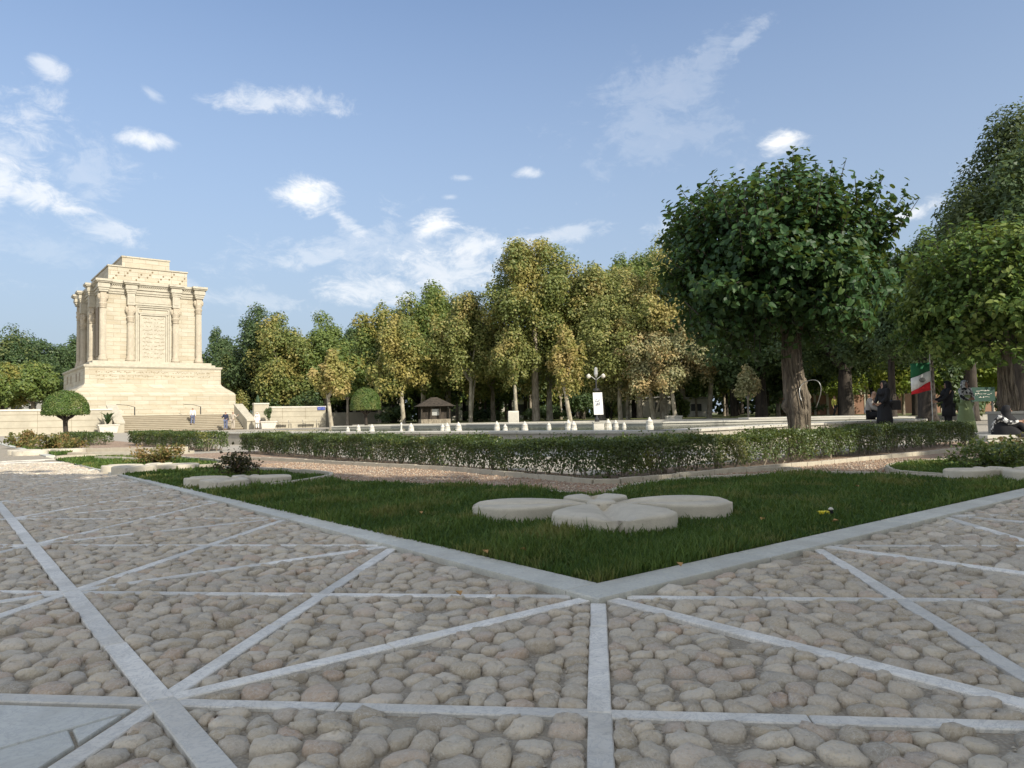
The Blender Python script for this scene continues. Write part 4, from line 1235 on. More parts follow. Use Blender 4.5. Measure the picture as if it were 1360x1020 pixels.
for x, lab in ((14.2, 'pale stone urn on the taller piece of terrace wall'),):
    e = empty('stone_urn', tl(x, -6.0, 1.45), 0, lab, 'urn')
    MB().lathe([(0.2, 0), (0.2, 0.1), (0.08, 0.2), (0.26, 0.55), (0.3, 0.9), (0.24, 1.0)], 14).build('bowl', M['concrete'], e, True)
    MB().lathe([(0.15, 1.0), (0.22, 1.2), (0.16, 1.6), (0.03, 1.9)], 10).build('foliage', M['dark'], e)

# ------------------------------------------------------------------ the pool
PZ = 0.40
near = [G(x, y, PZ) for x, y in [(183, 573.5), (270, 574), (340, 574), (420, 573.8), (520, 573.6), (640, 573.2), (760, 572.6), (880, 571.5)]]
# a straight wall: fit between its ends, then the return towards the right
na, nbp = np.array(G(270, 574.2, PZ)), np.array(G(885, 571.8, PZ))
ndir = (nbp - na) / np.linalg.norm(nbp - na)
P_left = na - ndir * 4.5; P_corner = nbp
P_r1 = np.array(G(980, 566.5, PZ)); P_r2 = np.array(G(1045, 563.3, PZ)); P_r3 = np.array(G(1140, 559.3, PZ)); P_r4 = np.array(G(1230, 556.2, PZ))
poolroot = empty('pool_wall', (0, 0, 0), 0, 'long low grey stone wall of the fountain pool behind the hedge', 'pool wall')
pts = [P_left, P_corner, P_r1, P_r2, P_r3, P_r4]


def wall_run(a, b, step, h, th, root, mat, rim, side=1, zb=-0.05):
    L = np.linalg.norm(b - a); d = (b - a) / L; nn = np.array([-d[1], d[0]]) * side; k = max(1, round(L / step)); s = L / k
    for i in range(k):
        p, q = a + d * (s * i + 0.006), a + d * (s * (i + 1) - 0.006)
        c = (p + q) / 2
        MB_ = MB().prism([p - c, q - c, q + nn * th - c, p + nn * th - c] if side > 0 else [p + nn * th - c, q + nn * th - c, q - c, p - c], zb, h - 0.062)
        o = MB_.build('wall_panel', mat, root); o.location = (c[0], c[1], 0)
        o2 = MB().prism([p - nn * 0.05 - c, q - nn * 0.05 - c, q + nn * (th + 0.25) - c, p + nn * (th + 0.25) - c] if side > 0 else [p + nn * (th + 0.25) - c, q + nn * (th + 0.25) - c, q - nn * 0.05 - c, p - nn * 0.05 - c], h - 0.06, h, 0.01).build('rim_slab', rim, root); o2.location = (c[0], c[1], 0)


for a, b in zip(pts, pts[1:]): wall_run(a, b, 1.0, PZ, 0.35, poolroot, M['pool'], M['poolrim'], 1)
far_px = [(1215, 553.2), (1040, 556.8), (960, 558.6), (880, 560.2), (760, 561.8), (620, 563.2), (520, 564.6), (440, 566.0)]
farw = [np.array(G(x, y, 0.42)) for x, y in far_px]
froot = empty('pool_far_wall', (0, 0, 0), 0, 'far pale rim wall of the fountain pool under the trees', 'pool wall')
for a, b in zip(farw, farw[1:]): wall_run(a, b, 3.0, 0.42, 0.5, froot, M['poolrim'], M['poolrim'], -1)
wat = [tuple(p) for p in [P_left + np.array([0.6, 0.4]), P_corner + np.array([0, 0.35]), P_r1 + np.array([-.3, .3]), P_r2 + np.array([-.3, .2]), P_r3 + np.array([-.3, .2]), P_r4]] + [tuple(p) for p in farw] + [tuple(P_left + np.array([1.0, 6.0]))]
wo = MB().prism(wat, -0.04, 0.29).build('pool_water', M['water']); tag(wo, kind='structure')
import bmesh
bm = bmesh.new(); bm.from_mesh(wo.data); bmesh.ops.triangulate(bm, faces=bm.faces[:]); bm.to_mesh(wo.data); bm.free()


def nozzle(px, py, Y, h, label, slim=False):
    p = AT(px, py, Y); e = empty('fountain_nozzle', (p.x, p.y, 0.25), 0, label, 'fountain head', 'white fountain heads standing in the pool')
    k = h * 0.58
    if slim:
        MB().lathe([(0.16 * k, 0), (0.16 * k, 0.2 * k), (0.08 * k, 0.3 * k), (0.10 * k, 0.7 * k), (0.13 * k, 0.8 * k), (0.05 * k, 1.0 * k)], 10).build('stem', M['white'], e, True)
    else:
        MB().lathe([(0.34 * k, 0), (0.34 * k, 0.25 * k), (0.30 * k, 0.30 * k), (0.30 * k, 0.55 * k)], 12).build('base', M['white'], e)
        MB().lathe([(0.29 * k, 0.551 * k), (0.25 * k, 0.7 * k), (0.13 * k, 0.8 * k), (0.10 * k, 0.92 * k), (0.03 * k, 1.0 * k)], 12).build('dome', M['white'], e, True)
    return e


NZ = [(462, 572, 28, .42, 0), (476, 571, 30, .5, 0), (494, 572, 27, .55, 0), (533, 571, 27, .62, 1), (546, 571, 26, .58, 0), (588, 571, 26, .50, 0), (594, 571, 25, .58, 0), (609, 571, 25, .6, 0),
      (660, 571, 27, .58, 0), (671, 572, 24, .45, 0), (697, 571, 24, .58, 0), (729, 571, 26, .46, 0), (755, 571, 25, .62, 0), (762, 571, 23, .56, 0), (808, 571, 24, .62, 0), (818, 570, 26, .52, 0), (829, 570, 25, .40, 0), (863, 570, 24, .68, 0)]
ordw = ['leftmost', 'second', 'third', 'fourth, slim', 'fifth', 'sixth', 'seventh', 'eighth', 'ninth', 'tenth, short', 'eleventh', 'twelfth, short', 'thirteenth, tall', 'fourteenth', 'fifteenth, tall', 'sixteenth', 'seventeenth, short', 'rightmost and tallest']
for (px, py, Y, h, sl), w_ in zip(NZ, ordw): nozzle(px, py, Y, h, f'white fountain head in the pool, {w_} of the row from the left', bool(sl))
p = AT(795, 571, 24)
e = empty('white_box', (p.x, p.y, 0.25), 0, 'flat white box in the pool below the banner post', 'box')
MB().cbox(-0.17, 0.17, -0.17, 0.17, 0, 0.24, 0.02).build('case', M['white'], e); MB().box(-0.19, 0.19, -0.19, 0.19, 0.241, 0.27).build('lid', M['poolrim'], e)
p = AT(682, 561, 47)
e = empty('utility_cabinet', (p.x, p.y, 0.3), 0.1, 'white upright cabinet on the far pool rim', 'cabinet')
MB().cbox(-0.33, 0.33, -0.2, 0.2, 0, 0.78, 0.02).build('case', M['white'], e); MB().box(-0.28, 0.28, -0.215, -0.201, 0.08, 0.70).build('door', M['poolrim'], e)

# raised grassy ground of the grove behind the pool
bank_poly = [G(440, 565.2, 0.2), G(620, 561.6, 0.25), G(760, 560.0, 0.25), G(880, 558.4, 0.25), G(1040, 555.2, 0.25), G(1215, 551.6, 0.25)]
bank_poly = [(-13.5, 62), (-2, 58), (6, 56), (14, 52), (24, 46), (40, 42), (120, 60), (160, 220), (-120, 220), (-60, 100), (-16, 90)]
bo = MB().prism(bank_poly, -0.06, 0.22).build('grove_ground', M['bank']); tag(bo, kind='structure')
kr = empty('grove_kerb', (0, 0, 0), kind='structure')
for a, b in zip(bank_poly[:6], bank_poly[1:6]):
    a = np.array(a); b = np.array(b); L = np.linalg.norm(b - a); d = (b - a) / L; nn = np.array([-d[1], d[0]]); k = max(1, int(L / 2))
    for i in range(k):
        p, q = a + d * (L / k * i + 0.01), a + d * (L / k * (i + 1) - 0.01); c = (p + q) / 2
        o = MB().prism([p - nn * 0.3 - c, q - nn * 0.3 - c, q - nn * 0.005 - c, p - nn * 0.005 - c], -0.05, 0.27, 0.015).build('kerb_stone', M['poolrim'], kr); o.location = (c[0], c[1], 0)

# ------------------------------------------------------------------ trees
def limb_tube(mb, p0, p1, r0, r1, n=7, wig=0.15, seg=5):
    p0 = Vector(p0); p1 = Vector(p1); L = (p1 - p0).length; pts = []; rs = []
    for i in range(seg + 1):
        t = i / seg; q = p0.lerp(p1, t)
        if 0 < i < seg: q += Vector((random.gauss(0, wig), random.gauss(0, wig), random.gauss(0, wig * 0.4))) * L * 0.12
        pts.append(q); rs.append(r0 * (1 - t) + r1 * t)
    mb.tube(pts, rs, n, True, 0.06)
    return pts


def tree(px, Y, top_y, hw, mat, bark, label, bottom_y=505, lean=0.0, zb=0.22, group='trees of the grove behind the pool', n=6500, leaf=0.26, name='plane_tree', cat='tree', fork=False, rdepth=None, base_y=None, tr=0.2, cx_off=0.0, squeeze=0.32, lobes=72):
    base = AT(px, 555, Y); x, y = base.x, base.y
    topz = AT(px, top_y, Y).z; botz = max(1.6, AT(px, bottom_y + 20, Y).z); r = hw * (1.36 if hw > 31 else 1.08) / F_PX * Y
    root = empty(name, (x, y, zb), 0, label, cat, group)
    cz = (topz + botz) / 2 - zb; rz = (topz - botz) / 2
    cxo = cx_off / F_PX * Y
    mb = MB()
    crotch = Vector((lean * (botz - zb) + 0 * cxo, random.uniform(-.2, .2), botz - zb + rz * 0.42))
    mb.tube([(0, 0, -0.15), (0.02, 0, 0.15), (crotch.x * 0.35, crotch.y * 0.3, crotch.z * 0.35), (crotch.x * 0.75, crotch.y * 0.7, crotch.z * 0.7), crotch], [tr * 1.5, tr * 1.08, tr * 0.95, tr * 0.85, tr * 0.7], 9, True, 0.05)
    if fork: limb_tube(mb, (0, 0, 0.2), (-lean * crotch.z + 0.8, 0.3, crotch.z * 1.1), tr * 0.7, tr * 0.35)
    for k in range(7):
        a = k * 2.4 + random.random(); e = Vector((cxo + r * 0.45 * math.cos(a), r * 0.45 * math.sin(a), cz + rz * random.uniform(-0.3, 0.42)))
        limb_tube(mb, crotch - Vector((0, 0, random.uniform(0, 0.8))), e, tr * 0.5, tr * 0.1, 5)
    mb.build('trunk', bark, root, True)
    P, N, T, s = crown_leaves((cxo, 0, cz), (r, r if rdepth is None else rdepth, rz * 1.03), int(n * (3.2 if n > 4500 else 1.9)), leaf * (0.95 if n > 4500 else 1.15), lobes, 0.33 if lobes < 50 else 0.255, -0.9, squeeze=squeeze)
    leaves('crown', P, N, T, s, LEAF3, mat, root)['kind'] = 'stuff'
    return root


ol = M['olive']; g_, gd, y_, dk, sv, lm = M['green'], M['gold'], M['yellow'], M['dark'], M['silver'], M['lime']
pb, mbk, db = M['palebark'], M['midbark'], M['darkbark']
# left of and behind the monument
LT = [(18, 92, 428, 40, dk, db, 'dark bushy evergreen at the far left behind the terrace', 530), (62, 98, 450, 34, dk, db, 'dark tree between the left evergreen and the mausoleum', 530),
      (98, 104, 452, 22, dk, db, 'dark tree half hidden behind the left edge of the mausoleum', 530), (44, 82, 482, 34, g_, mbk, 'lighter round green tree behind the left terrace wall', 523),
      (2, 80, 478, 26, g_, db, 'green tree cut by the left edge of the picture', 530)]
for px, Y, ty, hw, m_, b_, lab, by in LT: tree(px, Y, ty, hw, m_, b_, lab, by, zb=0, group='trees behind the terrace', n=6000, leaf=0.3, tr=0.28, name='evergreen_tree' if m_ is dk else 'round_tree')
# right of the monument and along the pool
TT = [  # trunk px, Y, top, halfwidth, leaf, bark, label, crown bottom, lean, tr, n, leafsize
 (290, 105, 441, 27, dk, db, 'rounded dark evergreen just right of the mausoleum', 530, 0, .25, 6000, .30),
 (318, 92, 470, 26, g_, mbk, 'low olive tree beside the right flank of the mausoleum', 540, 0, .22, 5000, .30),
 (347, 90, 411, 36, dk, mbk, 'tall grey green tree right of the mausoleum with pointed crown', 545, 0, .3, 8000, .28),
 (383, 86, 416, 38, ol, mbk, 'tall olive brown tree behind the right terrace wall', 535, 0, .3, 8000, .28),
 (433, 88, 417, 38, g_, mbk, 'tall dark green tree above the blue sign plate', 535, 0, .3, 8000, .28),
 (466, 92, 436, 28, dk, db, 'dark tree in the dip between two taller crowns', 540, 0, .26, 6000, .28),
 (440, 59, 470, 25, y_, pb, 'small yellow plane tree with white trunk right of the terrace end', 512, -0.12, .17, 3600, .20),
 (505, 80, 409, 36, g_, mbk, 'olive tree left of the tall green grove crowns', 520, 0, .28, 7500, .28),
 (536, 68, 425, 34, ol, pb, 'brownish tree with slim leaning pale trunk behind the clipped round tree', 515, -0.10, .2, 6000, .24),
 (562, 74, 378, 42, g_, pb, 'tall broad green tree left of the yellow one', 510, .05, .3, 9000, .26),
 (596, 78, 380, 44, g_, pb, 'tall green tree with high rounded top behind the kiosk', 515, 0, .3, 9000, .26),
 (625, 68, 395, 36, gd, pb, 'tall yellow green tree with slim double stem', 505, .04, .2, 7500, .23),
 (655, 75, 425, 34, ol, mbk, 'golden green crown filling the dip left of the tallest tree', 515, 0, .25, 6500, .25),
 (686, 64, 425, 30, gd, pb, 'lower yellow crown under the left of the tallest tree', 500, -.04, .17, 5500, .21),
 (712, 66, 318, 50, ol, mbk, 'tallest golden green plane tree of the grove', 440, 0, .33, 11000, .24),
 (730, 70, 395, 62, ol, pb, 'broad olive lower crown beneath the tallest tree', 515, 0.02, .3, 9000, .24),
 (757, 57, 432, 24, y_, pb, 'small yellow plane with white trunk leaning left behind the pool', 510, -0.20, .17, 3800, .19),
 (800, 66, 342, 46, gd, mbk, 'tall golden plane right of the tallest tree', 470, 0, .3, 10000, .24),
 (824, 60, 400, 45, gd, pb, 'golden crown on pale upright trunk right of the banner post', 512, 0, .19, 8000, .21),
 (834, 62, 420, 40, sv, pb, 'greyish leafed tree on thin white trunk right of the banner post', 515, .02, .16, 6500, .21),
 (850, 80, 318, 42, g_, mbk, 'tall green crown behind the golden planes', 470, 0, .3, 9000, .28),
 (868, 58, 432, 44, sv, pb, 'grey leafed plane with leaning twin trunk', 512, -0.16, .2, 7500, .19),
 (882, 60, 330, 48, gd, pb, 'tall plane with stout straight pale trunk left of the round dark tree', 470, 0, .33, 10000, .22),
 (897, 56, 425, 40, sv, pb, 'tree with crooked white trunk close to the round dark tree', 515, -0.14, .17, 6500, .19),
 (908, 84, 312, 48, gd, mbk, 'golden topped tree just left behind the round dark crown', 480, 0, .3, 8500, .28),
 (942, 60, 395, 46, dk, pb, 'forked grey tree left behind the trunk of the round dark tree', 500, .12, .2, 6000, .22),
 (975, 78, 360, 60, dk, db, 'dark shady tree directly behind the left of the round crown', 505, 0, .35, 7500, .28),
 (1012, 56, 400, 60, dk, db, 'thick dark trunked tree left of the main mulberry trunk', 500, 0, .45, 7500, .24),
 (1064, 70, 350, 70, dk, db, 'tall dark tree behind the main mulberry', 500, 0, .35, 7500, .28),
 (1124, 50, 370, 74, dk, db, 'thick dark trunked tree left of the seated man', 490, 0, .50, 8500, .22),
 (1163, 62, 390, 58, g_, db, 'tree with slim dark leaning trunk behind the seated man', 480, -.14, .2, 7000, .24),
 (1186, 44, 330, 62, dk, db, 'dark straight trunked tree behind the standing woman', 480, 0, .22, 8500, .2),
 (1218, 52, 306, 42, M['mulberry2'], db, 'light green tree between the round mulberry and the big right trees', 475, 0, .3, 9500, .2),
 (1232, 38, 330, 52, dk, db, 'dark trunked tree behind the flag', 470, 0, .42, 7500, .18),
 (1290, 50, 290, 70, dk, db, 'tall dark tree behind the right mulberry', 490, 0, .35, 8500, .22)]
for px, Y, ty, hw, m_, b_, lab, by, ln, tr_, n_, lf in TT:
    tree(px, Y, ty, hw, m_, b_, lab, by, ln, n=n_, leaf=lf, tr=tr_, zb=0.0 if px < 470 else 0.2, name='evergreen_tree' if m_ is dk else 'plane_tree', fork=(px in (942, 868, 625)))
# big near dark tree at the upper right corner
tree(1362, 34, 165, 78, M['bigdark'], db, 'huge dark green tree rising at the upper right corner', 420, 0, 0, 'tall trees at the right edge', 16000, 0.17, 'tall_tree', tr=0.4, lobes=44, squeeze=0.5)
tree(1292, 40, 262, 44, M['bigdark'], db, 'tall dark tree between the upper right giant and the sky', 440, 0, 0, 'tall trees at the right edge', 11000, 0.18, 'tall_tree', tr=0.3, lobes=36)
tree(1420, 30, 170, 90, dk, db, 'huge tree cut off by the right edge of the picture', 470, 0, 0, 'tall trees at the right edge', 9000, 0.2, 'tall_tree', tr=0.4)
tree(994, 50, 486, 17, sv, mbk, 'small pale young tree behind the pool left of the main trunk', 530, 0, .2, n=1500, leaf=.14, tr=0.07, name='young_tree', squeeze=0.9)
tree(1152, 70, 455, 52, lm, mbk, 'bright lime green sunlit tree behind the seated man', 548, 0, .2, n=5000, leaf=.24, tr=0.12, name='lime_tree')
tree(1098, 80, 470, 40, lm, mbk, 'bright lime green tree seen past the right of the mulberry trunk', 545, 0, .2, n=3800, leaf=.26, tr=0.12, name='lime_tree')
tree(1200, 60, 465, 36, lm, mbk, 'lime green foliage left behind the flag', 545, 0, .2, n=3500, leaf=.22, tr=0.12, name='lime_tree')
tree(1350, 50, 470, 45, lm, mbk, 'lime green foliage at the right edge behind the right mulberry trunk', 545, 0, .2, n=3500, leaf=.2, tr=0.12, name='lime_tree')
# dark backdrop rows deep in the grove: each tree its own
k = 0
for row, (Y, x0, x1, st) in enumerate([(100, 320, 1400, 62), (118, 290, 1420, 70)]):
    px = x0
    while px < x1:
        hy = 455 - 12 * row if px > 480 else 470
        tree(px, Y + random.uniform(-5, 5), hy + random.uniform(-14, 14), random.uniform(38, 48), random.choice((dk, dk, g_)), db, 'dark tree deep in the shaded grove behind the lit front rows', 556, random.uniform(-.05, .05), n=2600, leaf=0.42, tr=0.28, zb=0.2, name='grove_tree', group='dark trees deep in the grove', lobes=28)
        px += st * random.uniform(0.85, 1.15); k += 1
# slim trunks of the inner grove between
for px, Y, ln in [(462, 75, 0), (485, 82, .05), (522, 84, 0), (607, 80, 0), (581, 76, .03), (645, 88, 0), (672, 90, .02), (705, 82, 0), (745, 84, 0), (776, 86, 0), (812, 90, 0), (846, 88, .05), (925, 84, 0), (962, 86, .04), (1034, 60, 0), (1085, 75, 0), (1108, 84, 0), (1145, 88, 0), (1255, 60, 0), (1275, 70, .04)]:
    tree(px, Y, 455, 30, random.choice((dk, g_)), random.choice((db, mbk, mbk)), 'slim trunked tree standing among the inner rows of the grove', 522, ln, n=2200, leaf=.3, tr=0.16, name='grove_tree', group='slim trees of the inner grove', lobes=24)

for px, Y, ty, hw, m_ in [(395, 96, 450, 40, g_), (330, 98, 450, 36, dk), (450, 96, 448, 38, dk), (490, 90, 440, 38, g_), (525, 88, 438, 38, dk), (560, 90, 430, 40, dk), (592, 88, 428, 40, g_), (628, 90, 432, 40, dk), (662, 90, 436, 38, g_),
                          (698, 88, 425, 40, dk), (735, 88, 425, 42, g_), (772, 88, 425, 42, dk), (806, 88, 420, 42, g_), (842, 88, 420, 42, dk), (880, 88, 420, 42, g_), (925, 86, 425, 44, dk), (965, 88, 430, 44, dk), (1020, 88, 430, 46, dk), (1075, 88, 430, 46, dk)]:
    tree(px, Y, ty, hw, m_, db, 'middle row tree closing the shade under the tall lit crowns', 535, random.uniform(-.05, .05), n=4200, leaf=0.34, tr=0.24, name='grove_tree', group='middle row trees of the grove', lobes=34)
# the far-off wood that closes the grove: reads as one dark mass
n = 26000; xx = RNG.uniform(-34, 120, n); zz = RNG.random(n) ** 0.8 * (7.5 + 1.8 * np.sin(xx * 0.21) + 1.2 * np.sin(xx * 0.53 + 1)); yy = 128 + RNG.uniform(-3, 3, n) + 2 * np.sin(xx * 0.4)
o = leaves('distant_woods', np.stack([xx, yy, zz], -1), RNG.normal(size=(n, 3)) + np.array((0, -1, .4)), RNG.normal(size=(n, 3)), 1.0 * RNG.uniform(.6, 1.4, n), LEAF4, M['dark'])
tag(o, 'dark mass of far woods closing the view behind the grove', 'woods', kind='stuff')
# low shrubs and dark undergrowth at the foot of the grove
for px, Y, hw, ty, m_, lab in [(360, 84, 26, 520, dk, 'dark rounded shrub behind the right terrace wall'), (405, 82, 28, 518, dk, 'dark broad shrub right of the other behind the right terrace wall'), (318, 84, 14, 520, gd, 'olive shrub beside the mausoleum flank'),
                               (520, 76, 24, 540, dk, 'low dark shrub left of the kiosk'), (640, 78, 28, 543, dk, 'low dark shrub right of the kiosk'), (725, 80, 34, 540, dk, 'low dark shrub behind the twin pale trunks'), (775, 78, 30, 520, dk, 'tall dark shrub behind the banner post'),
                               (812, 66, 16, 500, g_, 'green shrub just right of the banner'), (905, 64, 14, 528, g_, 'green ivy shrub between the white trunks'), (1060, 74, 40, 535, dk, 'low dark shrub behind the main mulberry trunk'), (1280, 44, 36, 520, dk, 'dark shrub behind the women on the right'), (1345, 40, 28, 520, dk, 'dark shrub right behind the green sign')]:
    p = AT(px, 556, Y); r = hw / F_PX * Y; top = AT(px, ty, Y).z
    e = empty('shrub', (p.x, p.y, 0.1), 0, lab, 'shrub', 'shrubs at the foot of the grove')
    P, N, T, s = crown_leaves((0, 0, top * 0.45), (r, r * 0.8, top * 0.6), 2200, 0.22, 14, 0.42); leaves('foliage', P, N, T, s, LEAF4, m_, e)['kind'] = 'stuff'
    mbb = MB()
    for k in range(5): limb_tube(mbb, (0, 0, -0.1), (random.uniform(-.5, .5) * r, random.uniform(-.4, .4) * r, top * 0.7), 0.05, 0.015, 5)
    mbb.build('stems', db, e)['kind'] = 'stuff'


def topiary(px, base_y, Y, top_y, hw, bot_y, label, zb=0.0, dome=True):
    p = AT(px, base_y, Y); top = AT(px, top_y, Y).z; bot = AT(px, bot_y, Y).z; r = hw / F_PX * Y
    e = empty('topiary_tree', (p.x, p.y, 0), 0, label, 'topiary tree', 'clipped dome trees')
    mb = MB().tube([(0, 0, -0.05), (0.02, 0, 0.3), (-0.02, 0, bot * 0.6), (0, 0, bot + 0.2)], [0.16, 0.12, 0.12, 0.16], 9, True, 0.06)
    for k in range(8):
        a = k * PI / 4; limb_tube(mb, (0, 0, bot * 0.7), (r * 0.75 * math.cos(a), r * 0.75 * math.sin(a), bot + 0.25), 0.07, 0.02, 5)
    mb.build('trunk', M['darkbark'], e, True)
    n = 9000; d = rdir(n); d[:, 2] = np.abs(d[:, 2]); q = RNG.random(n)
    fl = q < 0.22
    rr = np.where(fl, np.sqrt(RNG.random(n)), 1.0 - RNG.random(n) ** 2 * 0.08); z = np.where(fl, 0.0, d[:, 2])
    hor = d[:, :2] / np.linalg.norm(d[:, :2], axis=1, keepdims=True)
    rad = np.where(fl, rr, np.sqrt(np.clip(1 - z ** 2.4, 0, 1)) * rr)
    P = np.stack([hor[:, 0] * rad * r, hor[:, 1] * rad * r, bot + (top - bot) * z * np.where(fl, 1, rr) + RNG.normal(0, 0.03, n)], -1)
    N = np.stack([hor[:, 0] * rad, hor[:, 1] * rad, np.where(fl, -0.6, z)], -1) + RNG.normal(size=(n, 3)) * 0.4
    leaves('crown', P, N, RNG.normal(size=(n, 3)), 0.09 * RNG.uniform(0.7, 1.3, n) * (1 if r < 2 else 1.3), LEAF4, M['topiary'], e)['kind'] = 'stuff'


topiary(87, 580, 40, 519, 27.5, 549.5, 'dome clipped topiary tree before the left terrace wall')
topiary(486, 566, 52, 515, 20, 543, 'rounded clipped topiary tree behind the left end of the pool')


def mulberry(px, Y, top_y, bot_y, hw, label, mat, nsh, leafn, leafsize, trunk_r, singles, seed, lean=0.0, coff=0.0):
    rs = random.Random(seed); base = AT(px, 555, Y); top = AT(px, top_y, Y).z; bot = AT(px, bot_y, Y).z; r = hw / F_PX * Y
    root = empty('mulberry_tree', (base.x, base.y, 0), 0, label, 'tree')
    mb = MB(); H = bot + 0.35
    pts = []; rad = []
    for i in range(15):
        t = i / 14; z = -0.1 + (H + 0.1) * t
        rr = trunk_r * (1.0 + 0.35 * math.exp(-((z - 0.0) / 0.25) ** 2) + 0.24 * math.exp(-((z - 0.95) / 0.30) ** 2) - 0.14 * t)
        pts.append((lean * z + 0.035 * math.sin(z * 3), 0.03 * math.cos(z * 2.3), z)); rad.append(rr)
    mb.tube(pts, rad, 22, True, 0.05)
    for a, z, s in ((2.9, 0.85, 0.15), (0.2, 1.0, 0.17), (-1.2, 0.75, 0.13), (-2.2, 1.1, 0.12), (-0.5, 1.25, 0.11), (-1.8, 0.95, 0.10), (-0.8, 1.0, 0.12)):   # burls
        mb.lathe([(0.01, z - s), (s * 0.6, z - s * 0.75), (s, z), (s * 0.7, z + s * 0.7), (0.01, z + s * 0.95)], 10, lean * z + math.cos(a) * trunk_r * 0.62, math.sin(a) * trunk_r * 0.62)
    ridge = MB()
    for k in range(16):
        a = 2 * PI * k / 16 + rs.uniform(-.1, .1); pp = []
        for i in range(1, 15):
            z = pts[i][2]; aa = a + 0.12 * math.sin(z * 4 + k); pp.append((pts[i][0] + math.cos(aa) * rad[i] * 1.0, pts[i][1] + math.sin(aa) * rad[i] * 1.0, z))
        ridge.tube(pp, [trunk_r * rs.uniform(0.06, 0.11)] * len(pp), 5, False, 0.2)
    tips = []
    cen = Vector((lean * H + coff, 0, (top + bot) / 2)); rz = (top - bot) / 2
    for k in range(11):
        a = k * 2.399; el = rs.uniform(0.15, 1.2)
        e = Vector((math.cos(a) * math.cos(el) * r * 0.55, math.sin(a) * math.cos(el) * r * 0.55, H + rz * (0.15 + 0.95 * math.sin(el)) * 0.8))
        q = limb_tube(mb, (lean * H, 0, H - 0.12), e, trunk_r * 0.36, trunk_r * 0.10, 7); tips += q[2:]
    tr_ = mb.build('trunk', M['bark'], root, True)
    ridge.build('bark_ridges', M['bark'], tr_, True)['kind'] = 'stuff'
    tw = MB(); LP, LNm, LT_ = [], [], []
    for k in range(nsh):
        d = Vector((rs.gauss(0, 1), rs.gauss(0, 1), rs.gauss(0, 1))).normalized()
        if d.z < -0.55: d.z = -0.55
        nz_ = mnoise.noise(d * 2.2 + Vector((seed, 0, 0))) + 0.6 * mnoise.noise(d * 5.0 + Vector((0, seed, 0)))
        f = 0.99 + 0.30 * nz_ + rs.uniform(-0.18, 0.04)
        if d.z > 0.30: f += rs.choice((0, 0, 0, 0.05, 0.17)) * min(1, d.z * 1.5)
        # rounded-square profile: flat lower side, full shoulders
        hz_ = math.hypot(d.x, d.y); pw = 2.35 if d.z > 0 else 2.8; f *= (hz_ ** pw + abs(d.z) ** pw) ** (-1 / pw)
        ex = Vector((d.x * r, d.y * r, d.z * rz)) * f
        if d.z < 0: ex.x *= 1.03; ex.y *= 1.03
        end = cen + ex
        dr = (ex.normalized() + Vector((0, 0, 0.75 if d.z > -0.1 else 0.0)) + Vector((rs.gauss(0, .25), rs.gauss(0, .25), rs.gauss(0, .12)))).normalized()
        L = rs.uniform(0.45, 0.85) * (1.15 if d.z > 0.2 else 1.0); st = end - dr * L
        if k % 3 == 0: tw.tube([st, st.lerp(end, .5) + Vector((0, 0, -.02)), end], [0.012, 0.008, 0.004], 4, False)
        m = leafn
        for j in range(m):
            t = (j + rs.random() * 0.6) / m; p = st.lerp(end, t); a = j * 2.4 + rs.random() * 0.8
            side = dr.orthogonal().normalized(); b2 = dr.cross(side); o = side * math.cos(a) + b2 * math.sin(a)
            T = (o + dr * 0.35 + Vector((0, 0, -0.35))).normalized(); Nn = (Vector((0, 0, 0.85)) + ex.normalized() * 0.25 + Vector((rs.gauss(0, .7), rs.gauss(0, .7), rs.gauss(0, .35))))
            LP.append(p + o * 0.035); LNm.append(Nn); LT_.append(T)
        LP.append(end.copy()); LNm.append(ex.normalized() + Vector((0, 0, .3))); LT_.append(dr)
    tw.build('twigs', M['darkbark'], root)['kind'] = 'stuff'
    P = np.array(LP); N = np.array(LNm); T = np.array(LT_); s = leafsize * RNG.uniform(0.6, 1.25, len(P))
    if singles:
        # the leaves nearest the camera side that show largest
        sc = s * 2 - P[:, 1] * 0.5 - 0.02 * np.abs(P[:, 2] - cen.z)
        big = np.argsort(-sc)[:singles]; rest = np.setdiff1d(np.arange(len(P)), big)
        X_, Y_, Z_ = frames(N[big], T[big]); base_me = []
        for q in range(4):
            me = bpy.data.meshes.new('leaf'); tv, tf = HEART
            me.from_pydata([tuple(v * (1 + 0.08 * q * (i % 2))) for i, v in enumerate(tv)], [], [tuple(f) for f in tf]); me.update(); me.materials.append(mat)
            at = me.attributes.new('v', 'FLOAT', 'FACE'); at.data.foreach_set('value', np.full(len(tf), 0.15 + 0.25 * q, dtype=np.float32)); base_me.append(me)
        for i, bi in enumerate(big):
            o = bpy.data.objects.new('leaf', base_me[i % 4]); COL.objects.link(o); o.parent = root
            sc_ = s[bi]
            o.matrix_local = Matrix(((X_[i][0] * sc_, Y_[i][0] * sc_, Z_[i][0] * sc_, P[bi][0]), (X_[i][1] * sc_, Y_[i][1] * sc_, Z_[i][1] * sc_, P[bi][1]), (X_[i][2] * sc_, Y_[i][2] * sc_, Z_[i][2] * sc_, P[bi][2]), (0, 0, 0, 1)))
    else: rest = np.arange(len(P))
    leaves('crown', P[rest], N[rest], T[rest], s[rest], HEART, mat, root)['kind'] = 'stuff'
    print('mulberry leaves', len(P))
    return root


main_tree = mulberry(1060, 12.6, 240, 466, 144, 'round crowned dark green mulberry with knotted trunk behind the hedge', M['mulberry'], 3000, 10, 0.102, 0.172, 300, 5, -0.03, -0.24)
mulberry(1338, 20, 302, 486, 122, 'lighter green round mulberry with thick trunk at the right edge', M['mulberry2'], 2300, 8, 0.135, 0.21, 0, 9, 0.02)
